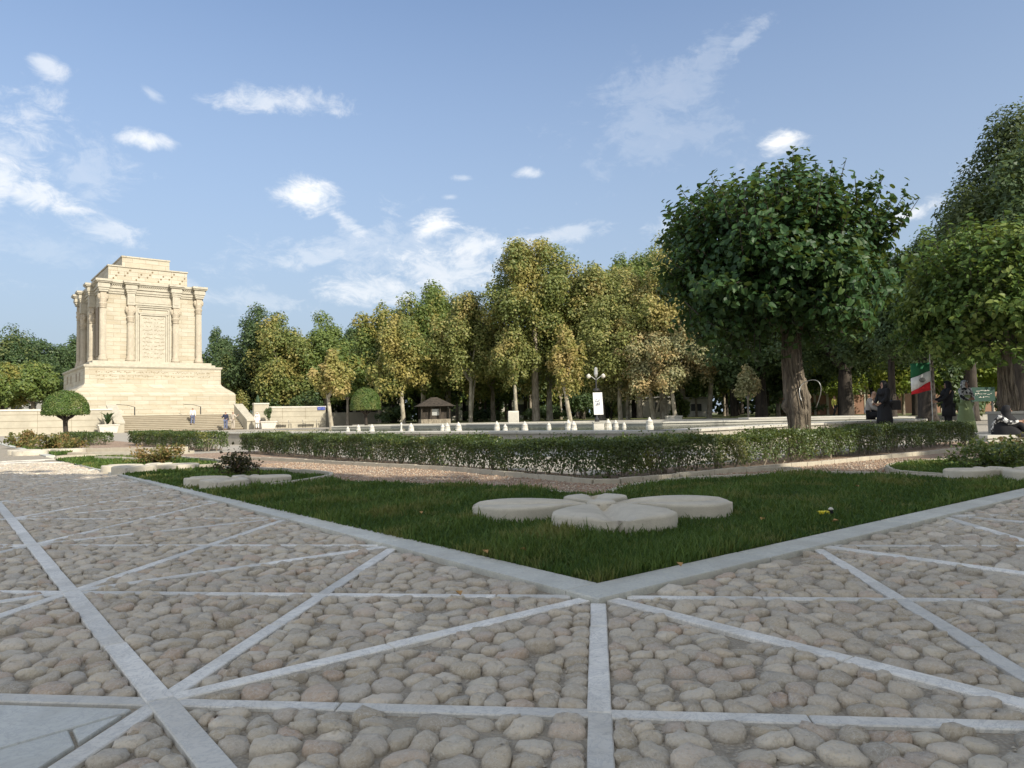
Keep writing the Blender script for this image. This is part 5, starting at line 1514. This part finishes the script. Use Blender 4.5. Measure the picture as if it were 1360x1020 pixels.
# pale hose hooped round the trunk
b_ = AT(1060, 555, 12.6)
hp = []
for k in range(22):
    a = -0.6 + 3.9 * k / 21; hp.append((0.14 + 0.10 * math.cos(a) * (1 if math.cos(a) > 0 else 2.2), -0.16 - 0.12 * math.sin(a * 2), 0.98 + 0.30 * math.sin(a)))
ho = MB().tube(hp, 0.007, 6).build('garden_hose', M['steel'], None, True); ho.location = (b_.x, b_.y - 0.18, 0); tag(ho, 'pale hose looped round the knotted trunk of the dark mulberry', 'hose')

# trees behind the camera that put the foreground in the shade
for x, y, H, r, lab in [(4.6, -4.6, 13.8, 3.8, 'dense shade tree behind the viewer, nearest the pavement corner'), (10.4, -7.6, 14.2, 4.0, 'dense shade tree behind the viewer to the right'),
                        (16.6, -7.6, 15.0, 4.2, 'dense shade tree further right behind the viewer'), (23.0, -3.6, 15.6, 4.6, 'taller dense shade tree far to the right of the viewer'), (30.5, 0.5, 17.5, 5.0, 'tallest dense shade tree out of view at the right')]:
    e = empty('shade_tree', (x, y, 0), 0, lab, 'tree', 'shade trees behind the viewer')
    mb = MB().tube([(0, 0, -0.1), (0, 0, H * 0.35), (0.2, 0, H * 0.6)], [0.3, 0.24, 0.15], 9)
    for k in range(6):
        a = k * 1.05; limb_tube(mb, (0, 0, H * 0.3), (r * 0.6 * math.cos(a), r * 0.6 * math.sin(a), H * 0.65), 0.13, 0.04, 5)
    mb.build('trunk', M['midbark'], e, True)
    P, N, T, s = crown_leaves((0, 0, H * 0.57), (r, r, H * 0.43), 8500, 0.56, 30, 0.42, squeeze=0.1)
    leaves('crown', P, N, T, s, LEAF4, M['green'], e)['kind'] = 'stuff'

# ------------------------------------------------------------------ kiosk, lamp post, fence, far buildings
p = AT(577, 562, 66)
e = empty('kiosk', (p.x, p.y, 0.2), 0.25, 'small dark wooden kiosk with hipped roof under the trees', 'kiosk')
MB().box(-2.0, 2.0, -1.5, 1.5, 0, 0.5).build('base', M['midbark'], e)
for sx in (-1.9, -0.6, 0.6, 1.9):
    for sy in (-1.4, 1.4): MB().box(sx - 0.08, sx + 0.08, sy - 0.08, sy + 0.08, 0.5, 1.9).build('post', M['darkbark'], e)
MB().box(-1.7, 1.7, -0.9, 1.3, 0.501, 1.89).build('wall', M['darkbark'], e)
MB().hexa([(-2.6, -2.0, 1.9), (2.6, -2.0, 1.9), (2.6, 2.0, 1.9), (-2.6, 2.0, 1.9)], [(-0.4, -0.3, 2.9), (0.4, -0.3, 2.9), (0.4, 0.3, 2.9), (-0.4, 0.3, 2.9)]).build('roof', M['darkbark'], e)
MB().box(-0.5, 0.5, -0.93, -0.905, 0.9, 1.6).build('window', M['steel'], e)
e.scale = (0.66, 0.66, 0.82)

p = AT(793, 559, 50)
e = empty('lamp_post', (p.x, p.y, 0.2), 0, 'dark lamp post behind the pool carrying a vertical white banner', 'lamp post')
MB().lathe([(0.16, 0), (0.16, 0.25), (0.08, 0.35), (0.06, 0.6), (0.05, 3.1)], 10).build('pole', M['metal'], e)
for s in (-1, 1):
    MB().tube([(0, 0, 2.9), (s * 0.3, 0, 3.15), (s * 0.48, 0, 3.2)], 0.025, 6).build('arm', M['steel'], e)
    MB().lathe([(0.03, 3.02), (0.13, 3.1), (0.15, 3.22), (0.04, 3.34)], 10, s * 0.5).build('lamp_globe', M['white'], e)
MB().lathe([(0.05, 3.1), (0.14, 3.3), (0.12, 3.7), (0.03, 3.8)], 10).build('lamp_head', M['steel'], e)
MB().lathe([(0.05, 2.15), (0.22, 2.2), (0.22, 2.3), (0.05, 2.36)], 12).build('collar', M['metal'], e)
ban = MB().add([(-0.26 + 0.06 * (k / 5), -0.1 - 0.015 * math.sin(k * 1.3), 2.05 - 1.52 * k / 5) for k in range(6)] + [(0.38 + 0.06 * (k / 5), -0.1 + 0.02 * math.sin(k * 1.3), 2.05 - 1.52 * k / 5) for k in range(6)], [(k, k + 1, k + 7, k + 6) for k in range(5)])
bo_ = ban.build('banner', M['flag_white'], e); sm = bo_.modifiers.new('thick', 'SOLIDIFY'); sm.thickness = 0.012
mk = MB()
for z, w in ((1.55, 0.3), (1.43, 0.4), (1.31, 0.35), (1.2, 0.28)): glyphs(mk, 0.08 - w / 2, 0.08 + w / 2, z, 0.12, -0.135)
mk.build('banner_print', M['jeans'], bo_)['kind'] = 'stuff'


def far_building(px, base_y, Y, w, h, label, mat=M['white'], win=True, rz=0.0):
    p = AT(px, base_y, Y); e = empty('pavilion', (p.x, p.y, 0.1), rz, label, 'building')
    MB().box(-w / 2, w / 2, 0, 4, 0, h).build('wall', mat, e); MB().box(-w / 2 - 0.3, w / 2 + 0.3, -0.3, 4.3, h + 0.001, h + 0.2).build('roof', M['concrete'], e)
    if win:
        n = max(1, int(w / 2.2))
        for i in range(n):
            x = -w / 2 + (i + 0.5) * w / n
            MB().box(x - 0.6, x + 0.6, -0.04, -0.002, 0.8, h - 0.6).build('window', M['metal'], e)


far_building(468, 560, 110, 14, 4.0, 'pale low building glimpsed between trunks left of the kiosk', M['terrace'])
far_building(640, 558, 125, 16, 3.2, 'white low building glimpsed right of the kiosk')
far_building(862, 555, 100, 6, 2.7, 'whitish low building behind the leaning pale trunks', M['terrace'])
far_building(925, 552, 84, 3.4, 2.2, 'white low building with dark openings left of the main trunk')
far_building(15, 548, 120, 14, 4.5, 'grey building glimpsed behind the far left trees', M['concrete'])
# panelled brown fence at the back right
p = AT(1100, 551, 74); fe = empty('boundary_fence', (p.x - 5, p.y, 0.1), -0.05, 'reddish brown panelled fence behind the grove on the right', 'fence')
for i in range(26):
    x = i * 1.25; MB().box(x, x + 1.0, 0, 0.12, 0.0, 2.1 + 0.0).build('panel', M['brick'], fe)
    MB().box(x + 1.01, x + 1.24, -0.06, 0.18, 0, 2.3).build('post', M['carved'], fe)
# green sign on posts
p = AT(1307, 556, 30)
e = empty('park_sign', (p.x, p.y, 0.0), 0.05, 'wide green notice board with pale writing left of the right mulberry trunk', 'sign')
MB().box(-0.5, 0.5, -0.025, 0.025, 0.98, 1.56).build('board', M['green_sign'], e)
for s in (-0.42, 0.42): MB().box(s - 0.03, s + 0.03, 0.026, 0.08, 0, 1.56).build('post', M['metal'], e)
mk = MB(); glyphs(mk, -0.3, 0.3, 1.42, 0.09, -0.027); glyphs(mk, -0.36, 0.36, 1.28, 0.08, -0.027); glyphs(mk, -0.2, 0.25, 1.15, 0.07, -0.027)
mk.build('lettering', M['white'], e)['kind'] = 'stuff'
# stone planter wall at right edge, low ledge, raised walkway, trunk block
def block(name, px0, px1, py0, py1, Y, depth, mat, label, cat, zb=None):
    a = AT(px0, py1, Y); b = AT(px1, py0, Y); w = b.x - a.x; z0 = a.z if zb is None else zb; h = b.z - z0
    e = empty(name, ((a.x + b.x) / 2, Y, z0), 0, label, cat); n = max(1, round(w / 0.55))
    for i in range(n): MB().cbox(-w / 2 + i * w / n + 0.004, -w / 2 + (i + 1) * w / n - 0.004, 0, depth, 0, h - 0.071, 0.006).build('block', mat, e)
    MB().cbox(-w / 2 - 0.03, w / 2 + 0.03, -0.04, depth + 0.04, h - 0.07, h, 0.01).build('coping', M['poolrim'], e)
block('planter_wall', 1338, 1400, 545, 571, 19.6, 0.8, M['concrete'], 'grey stone planter wall round the foot of the right mulberry', 'planter wall', 0.0)
block('stone_ledge', 1312, 1400, 576.5, 581, 16.6, 0.9, M['poolrim'], 'low pale stone ledge under the person sitting at the right edge', 'ledge', -0.03)
block('stone_bench', 886, 906, 552, 558, 54, 0.7, M['poolrim'], 'pale stone bench at the foot of the crooked white trunk', 'bench', 0.2)
block('raised_walkway', 995, 1165, 551.5, 556.5, 33, 1.5, M['pool'], 'pale raised stone walkway beyond the right end of the pool', 'walkway', 0.0)

# ------------------------------------------------------------------ small things in the grass and on the pavement
x, y = G(1097, 688); e = empty('toy_truck', (x, y, 0.03), 0.1, 'tiny yellow and black toy lying in the grass near the right kerb', 'toy')
MB().cbox(-0.055, 0.02, -0.02, 0.02, 0, 0.022, 0.005).build('body', M['toy_yellow'], e); MB().cbox(0.022, 0.05, -0.018, 0.018, 0.002, 0.026, 0.005).build('cab', M['black'], e)
MB().lathe([(0.012, 0.026), (0.02, 0.032), (0.008, 0.045)], 8, 0.04).build('cap', M['white'], e)
fl_spots = [(1105, 702, 'pale crumpled leaf in the grass below the toy'), (1141, 653, 'pale dry leaf in the grass, upper of two near the right kerb'), (1172, 674, 'dry leaf in the grass close to the right kerb'), (648, 746, 'brown leaf in the grass near the left kerb'), (905, 765, 'dry leaf at the front of the lawn'), (612, 792, 'rusty dry leaf lying on the marble strip left of the kerb corner'),
            (700, 742, 'small tan leaf in the grass in front of the stone flower'), (560, 690, 'tan leaf in the middle of the left lawn'), (1010, 700, 'small dry leaf in the grass right of the stone flower')]
for px, py, lab in fl_spots:
    x, y = G(px, py); s = 0.035
    me = MB().add([(0, 0, 0), (-s * .5, s * .5, .012), (0, s * 1.3, 0), (s * .5, s * .5, .014), (0, s * .6, -.002)], [(0, 4, 1), (1, 4, 2), (2, 4, 3), (3, 4, 0)]).mesh('fallen_leaf')
    o = link('fallen_leaf', me, M['dryleaf']); o.location = (x, y, 0.045 if py < 780 else 0.004); o.rotation_euler = (0.3, 0.2, random.uniform(0, 6)); tag(o, lab, 'leaf', 'fallen leaves')

# ------------------------------------------------------------------ people
def skin_mesh(name, verts, edges, mat, parent, sub=2, flat=None):
    """verts: list of (x,y,z,rx,ry)"""
    me = bpy.data.meshes.new(name); me.from_pydata([v[:3] for v in verts], edges, []); me.update()
    o = link(name, me, mat, parent)
    md = o.modifiers.new('skin', 'SKIN'); md.use_smooth_shade = True
    sk = me.skin_vertices[0].data if me.skin_vertices else None
    if sk is None:
        me.attributes  # ensure
    for i, v in enumerate(verts):
        me.skin_vertices[0].data[i].radius = (v[3], v[4] if len(v) > 4 else v[3])
    me.skin_vertices[0].data[0].use_root = True
    s = o.modifiers.new('sub', 'SUBSURF'); s.levels = sub; s.render_levels = sub
    return o


def person(loc, rz, H, pose, label, top, legs, head='hair', skirt=None, scarf=None, coat=None, shoe=M['black']):
    """local: faces -y; H standing height. pose: dict of joint overrides in units of H"""
    e = empty('person', loc, rz, label, 'person')
    J = dict(pel=(0, 0, .53), wst=(0, 0, .62), che=(0, -.005, .73), nec=(0, 0, .825), hed=(0, -.005, .885), top_=(0, 0, .955),
             sl=(-.105, 0, .80), el=(-.135, .01, .63), wl=(-.13, -.03, .49), hl=(-.13, -.04, .435), sr=(.105, 0, .80), er=(.135, .01, .63), wr=(.13, -.03, .49), hr=(.13, -.04, .435),
             pl=(-.055, 0, .50), kl=(-.058, -.01, .28), al=(-.06, .01, .045), tl=(-.062, -.085, .02), pr=(.055, 0, .50), kr=(.058, -.01, .28), ar=(.06, .01, .045), tr=(.062, -.085, .02))
    J.update(pose)
    def v(k, r, r2=None): p = J[k]; return (p[0] * H, p[1] * H, p[2] * H, r * H, (r2 if r2 else r) * H)
    names = ['pel', 'wst', 'che', 'nec', 'hed', 'top_', 'sl', 'el', 'wl', 'hl', 'sr', 'er', 'wr', 'hr', 'pl', 'kl', 'al', 'tl', 'pr', 'kr', 'ar', 'tr']
    R = dict(pel=.075, wst=.062, che=.075, nec=.030, hed=.050, top_=.042, sl=.035, el=.024, wl=.017, hl=.018, sr=.035, er=.024, wr=.017, hr=.018, pl=.052, kl=.034, al=.023, tl=.020, pr=.052, kr=.034, ar=.023, tr=.020)
    E = [('pel', 'wst'), ('wst', 'che'), ('che', 'nec'), ('nec', 'hed'), ('hed', 'top_'), ('che', 'sl'), ('sl', 'el'), ('el', 'wl'), ('wl', 'hl'), ('che', 'sr'), ('sr', 'er'), ('er', 'wr'), ('wr', 'hr'), ('pel', 'pl'), ('pl', 'kl'), ('kl', 'al'), ('al', 'tl'), ('pel', 'pr'), ('pr', 'kr'), ('kr', 'ar'), ('ar', 'tr')]
    def sub(name, ks, grow, mat, par=e):
        ks = [k for k in names if k in ks]; ix = {k: i for i, k in enumerate(ks)}
        return skin_mesh(name, [v(k, R[k] + grow) for k in ks], [(ix[a], ix[b]) for a, b in E if a in ix and b in ix], mat, par, 2)
    body = sub('body', names, 0, M['skin'])
    sub('top', ['pel', 'wst', 'che', 'sl', 'el', 'wl', 'sr', 'er', 'wr'], .012, top)
    sub('trousers', ['pel', 'pl', 'kl', 'al', 'pr', 'kr', 'ar'], .012, legs)
    for a, t_ in (('al', 'tl'), ('ar', 'tr')): skin_mesh('shoe', [v(a, .028), v(t_, .024)], [(0, 1)], shoe, e, 1)
    hx, hy, hz = [c * H for c in J['hed']]
    # face: nose, eyes; five short fingers on each hand
    MB().add([(hx - .006 * H, hy - .048 * H, hz + .012 * H), (hx + .006 * H, hy - .048 * H, hz + .012 * H), (hx, hy - .064 * H, hz - .006 * H), (hx - .008 * H, hy - .047 * H, hz - .008 * H), (hx + .008 * H, hy - .047 * H, hz - .008 * H)], [(0, 2, 1), (0, 3, 2), (1, 2, 4), (3, 4, 2)]).build('nose', M['skin'], body)
    for s in (-1, 1): MB().lathe([(.001, hz + .006 * H), (.006 * H, hz + .011 * H), (.001, hz + .016 * H)], 8, hx + s * .017 * H, hy - .0455 * H).build('eye', M['hair'], body)
    for hk, wk, sg in (('hl', 'wl', -1), ('hr', 'wr', 1)):
        h_ = Vector(J[hk]) * H; w_ = Vector(J[wk]) * H; d = (h_ - w_).normalized(); sd_ = d.cross(Vector((0, 1, 0.2))).normalized(); fb = MB()
        for k in range(4):
            o_ = sd_ * (k - 1.5) * .010 * H; L = (.036, .042, .040, .030)[k] * H
            fb.tube([h_ + o_, h_ + o_ + d * L * .55, h_ + o_ + d * L * .9 + Vector((0, -.008 * H, 0))], [.0055 * H, .005 * H, .004 * H], 6)
        fb.tube([h_ - d * .012 * H + sd_ * .014 * H, h_ + sd_ * .026 * H + d * .012 * H, h_ + sd_ * .026 * H + d * .028 * H], [.006 * H, .0055 * H, .004 * H], 6)
        fb.build('fingers', M['skin'], body)['kind'] = 'stuff'
    if head == 'hair':
        skin_mesh('hair', [(hx, hy + .015 * H, hz + .01 * H, .048 * H, .05 * H), (hx, hy + .008 * H, hz + .055 * H, .044 * H, .048 * H)], [(0, 1)], M['hair'], e, 2)
    if scarf:
        n_ = 14; rows = []
        for (r, z, yo) in [(.012, .085, .005), (.045, .068, .006), (.062, .030, .010), (.064, -.01, .012), (.060, -.045, .010), (.075, -.075, .005), (.10, -.105, .0), (.11, -.14, -.005), (.105, -.18, -.01)]:
            rows.append((r * H, hz + z * H, hy + yo * H))
        vv = []; ff = []
        for j, (r, z, yo) in enumerate(rows):
            for k in range(n_ + 1):
                a = -PI / 2 + (0.62 if 1 < j < 5 else 0.05) + (2 * PI - 2 * (0.62 if 1 < j < 5 else 0.05)) * k / n_
                vv.append((hx + r * math.cos(a), yo + r * 0.95 * math.sin(a), z))
        for j in range(len(rows) - 1):
            for k in range(n_): a = j * (n_ + 1) + k; ff.append((a, a + 1, a + n_ + 2, a + n_ + 1))
        o = MB().add(vv, ff).build('headscarf', scarf, e, True); m_ = o.modifiers.new('thick', 'SOLIDIFY'); m_.thickness = 0.008
    def robe(name, prof, mat, cen=(0, 0)):
        n_ = 26; vv = []; ff = []
        for j, (rx, ry, z, yo) in enumerate(prof):
            for k in range(n_):
                a = 2 * PI * k / n_; w_ = 1 + 0.07 * math.sin(5 * a + 1) * (j / len(prof)) + 0.05 * math.sin(9 * a) * (j / len(prof))
                vv.append(((cen[0] + rx * math.cos(a) * w_) * H, (cen[1] + yo + ry * math.sin(a) * w_) * H, z * H))
        for j in range(len(prof) - 1):
            for k in range(n_): a = j * n_ + k; b = j * n_ + (k + 1) % n_; ff.append((a, a + n_, b + n_, b))
        o = MB().add(vv, ff).build(name, mat, e, True); m_ = o.modifiers.new('thick', 'SOLIDIFY'); m_.thickness = 0.01
    if skirt: robe('skirt', skirt[1], skirt[0])
    if coat: robe('coat', coat[1], coat[0])
    return e


ROBE = [(.06, .05, .82, 0), (.115, .075, .795, 0), (.12, .085, .70, 0), (.105, .08, .60, 0), (.13, .10, .45, 0), (.15, .12, .28, 0), (.16, .13, .12, .01)]
COAT = ROBE[:5] + [(.135, .11, .33, 0)]
SKIRT = [(.085, .07, .60, 0), (.11, .09, .50, 0), (.15, .12, .30, 0), (.18, .15, .10, 0), (.19, .16, .03, 0)]


def gp(px, py, Y): p = AT(px, py, Y); return p


p = tl(8.1, -6.0, 0.167 * 3)
walk = dict(kl=(-.058, -.06, .29), al=(-.06, .0, .06), tl=(-.062, -.09, .05), kr=(.058, .03, .28), ar=(.06, .14, .07), tr=(.062, .06, .02))
person((p[0], p[1], 0.50), PI + 0.2, 1.68, walk, 'person in a white shirt and grey trousers climbing the mausoleum stairs', M['whitecloth'], M['jeans'])
p = tl(10.4, -8.3); person((p[0], p[1], -0.02), PI, 1.76, dict(er=(.17, -.03, .66), wr=(.26, -.08, .72), hr=(.30, -.09, .74)), 'man in a navy shirt and blue trousers reaching out at the foot of the stairs', M['navy'], M['jeans'])
p = tl(11.1, -8.2); person((p[0], p[1], -0.02), PI - 0.3, 1.76, dict(el=(-.17, -.03, .68), wl=(-.25, -.05, .76), hl=(-.28, -.05, .78)), 'person in pale beige clothes beside the man in navy at the stairs', M['beige'], M['beige'])
p = tl(13.0, -9.3); person((p[0], p[1], -0.02), 0.3, 1.66, {}, 'person in loose white clothes beside the shrub planter', M['whitecloth'], M['whitecloth'], scarf=M['whitecloth'], coat=(M['whitecloth'], COAT))
# far walker in the yellow jacket
p = AT(1109, 556, 50); person((p.x, p.y, 0.2), 0.5, 1.55, walk, 'person in a yellow jacket and dark trousers walking behind the pool', M['yellowcloth'], M['black'])
# seated man on the pool rim, facing right
sit = dict(pel=(0, 0, .0), wst=(0, -.01, .09), che=(0, -.05, .20), nec=(0, -.085, .295), hed=(0, -.115, .355), top_=(0, -.115, .425), sl=(-.105, -.06, .27), el=(-.13, -.12, .12), wl=(-.07, -.24, .08), hl=(-.04, -.28, .07),
           sr=(.105, -.06, .27), er=(.13, -.12, .12), wr=(.07, -.24, .08), hr=(.04, -.28, .07), pl=(-.06, -.05, .0), kl=(-.07, -.27, .01), al=(-.07, -.25, -.22), tl=(-.07, -.33, -.24), pr=(.06, -.05, .0), kr=(.07, -.27, .01), ar=(.07, -.22, -.22), tr=(.07, -.30, -.24))
p = AT(1153, 552, 22.6); person((p.x, p.y, p.z + 0.02), 0.9, 1.72, sit, 'dark haired man in a pale grey shirt sitting on the pool rim', M['greyshirt'], M['black'])
p = AT(1176, 572, 21.8); person((p.x, p.y, -0.02), -1.4, 1.68, dict(el=(-.12, -.05, .64), wl=(-.08, -.14, .56), hl=(-.06, -.17, .55), er=(.12, -.05, .64), wr=(.08, -.14, .56), hr=(.06, -.17, .55)), 'woman in a long black coat and headscarf standing by the seated man', M['black'], M['black'], head='', scarf=M['black'], coat=(M['black'], ROBE[:-1] + [(.15, .12, .20, 0)]))
p = AT(1190, 566, 22.2)
bg_ = empty('shoulder_bag', (p.x, p.y, 0.72), 0.2, 'dark bag carried at the side of the woman in the black coat', 'bag')
MB().cbox(-.16, .16, -.06, .06, 0, .30, 0.03).build('pouch', M['hair'], bg_); MB().tube([(-.12, 0, .29), (-.06, 0, .50), (.06, 0, .50), (.12, 0, .29)], .012, 6).build('strap', M['black'], bg_)
# woman with flag
pw = AT(1261, 573, 21); person((pw.x, pw.y, -0.02), 1.35 + PI, 1.60, dict(el=(-.11, -.08, .66), wl=(-.06, -.20, .62), hl=(-.05, -.235, .62), er=(.11, -.08, .66), wr=(.06, -.2, .60), hr=(.05, -.235, .60)), 'woman in black coat with long dark headscarf holding the flag pole', M['black'], M['black'], head='', scarf=M['black'], coat=(M['black'], COAT))
pw2 = AT(1284, 572, 21.4); person((pw2.x, pw2.y, -0.02), 0.3, 1.62, dict(el=(-.12, -.05, .64), wl=(-.05, -.12, .62), hl=(-.02, -.14, .63), er=(.12, -.05, .64), wr=(.05, -.12, .62), hr=(.02, -.14, .63)), 'woman in patterned scarf and long pale green skirt behind the hedge', M['pattern'], M['greencloth'], head='', scarf=M['pattern'], skirt=(M['greencloth'], [(.10, .08, .74, 0)] + SKIRT))
# person sitting on the ledge at the right
sitg = dict(pel=(0, .02, .06), wst=(0, .03, .14), che=(0, -.03, .24), nec=(0, -.08, .325), hed=(0, -.12, .375), top_=(0, -.13, .44), sl=(-.105, -.04, .29), el=(-.12, -.14, .20), wl=(-.07, -.26, .22), hl=(-.05, -.30, .22),
            sr=(.105, -.04, .29), er=(.12, -.14, .20), wr=(.07, -.26, .22), hr=(.05, -.30, .22), pl=(-.06, -.04, .06), kl=(-.07, -.27, .20), al=(-.07, -.36, .03), tl=(-.07, -.44, .02), pr=(.06, -.04, .06), kr=(.09, -.26, .16), ar=(.07, -.38, .03), tr=(.07, -.46, .02))
p = AT(1326, 577, 17.0); person((p.x, p.y, 0.06), 0.9, 1.60, sitg, 'person in black clothes and patterned scarf sitting on the ledge at the right edge', M['pattern'], M['black'], head='', scarf=M['black'],
       coat=(M['black'], [(.07, .06, .26, -.02), (.12, .12, .20, -.06), (.15, .18, .13, -.10), (.17, .22, .05, -.14), (.18, .24, .01, -.15)]))
# the flag
fp = AT(1239, 560, 20.8)
fe = empty('flag', (fp.x, fp.y, 0.0), 0, 'green white and red flag with dark emblem on a thin pole', 'flag')
MB().tube([(0, 0, 0.0), (-0.01, 0, 2.3)], 0.011, 8).build('pole', M['steel'], fe)
fw = 0.54
def flag_band(z0, z1, mat, lo0, lo1):
    v = []; f = []; n_ = 10
    for i in range(n_ + 1):
        t = i / n_; x = -0.02 - fw * t; yy = 0.05 * math.sin(t * 7) ; dz = -lo0 * t; dz1 = -lo1 * t
        v += [(x, yy, z0 + dz), (x - 0.0, yy * 0.8 + .01, z1 + dz1)]
    for i in range(n_): a = 2 * i; f.append((a, a + 1, a + 3, a + 2))
    o = MB().add(v, f).build('flag_cloth', mat, fe, True); m_ = o.modifiers.new('thick', 'SOLIDIFY'); m_.thickness = 0.006
    return o
flag_band(2.06, 1.82, M['flag_green'], 0.02, 0.20); fwht = flag_band(1.818, 1.52, M['flag_white'], 0.20, 0.28); flag_band(1.518, 1.27, M['flag_red'], 0.28, 0.12)
em = MB(); cx_, cz_ = -0.28, 1.555
for s in (-1, 1):
    em.tube([(cx_ + s * .03, -.05, cz_ - .06), (cx_ + s * .085, -.05, cz_), (cx_ + s * .045, -.05, cz_ + .065)], .008, 5); em.tube([(cx_ + s * .015, -.05, cz_ - .055), (cx_ + s * .04, -.05, cz_), (cx_ + s * .02, -.05, cz_ + .06)], .008, 5)
em.tube([(cx_, -.05, cz_ - .07), (cx_, -.05, cz_ + .085)], .008, 5)
em.build('emblem', M['hair'], fwht)['kind'] = 'stuff'
print('objects', len(bpy.data.objects))
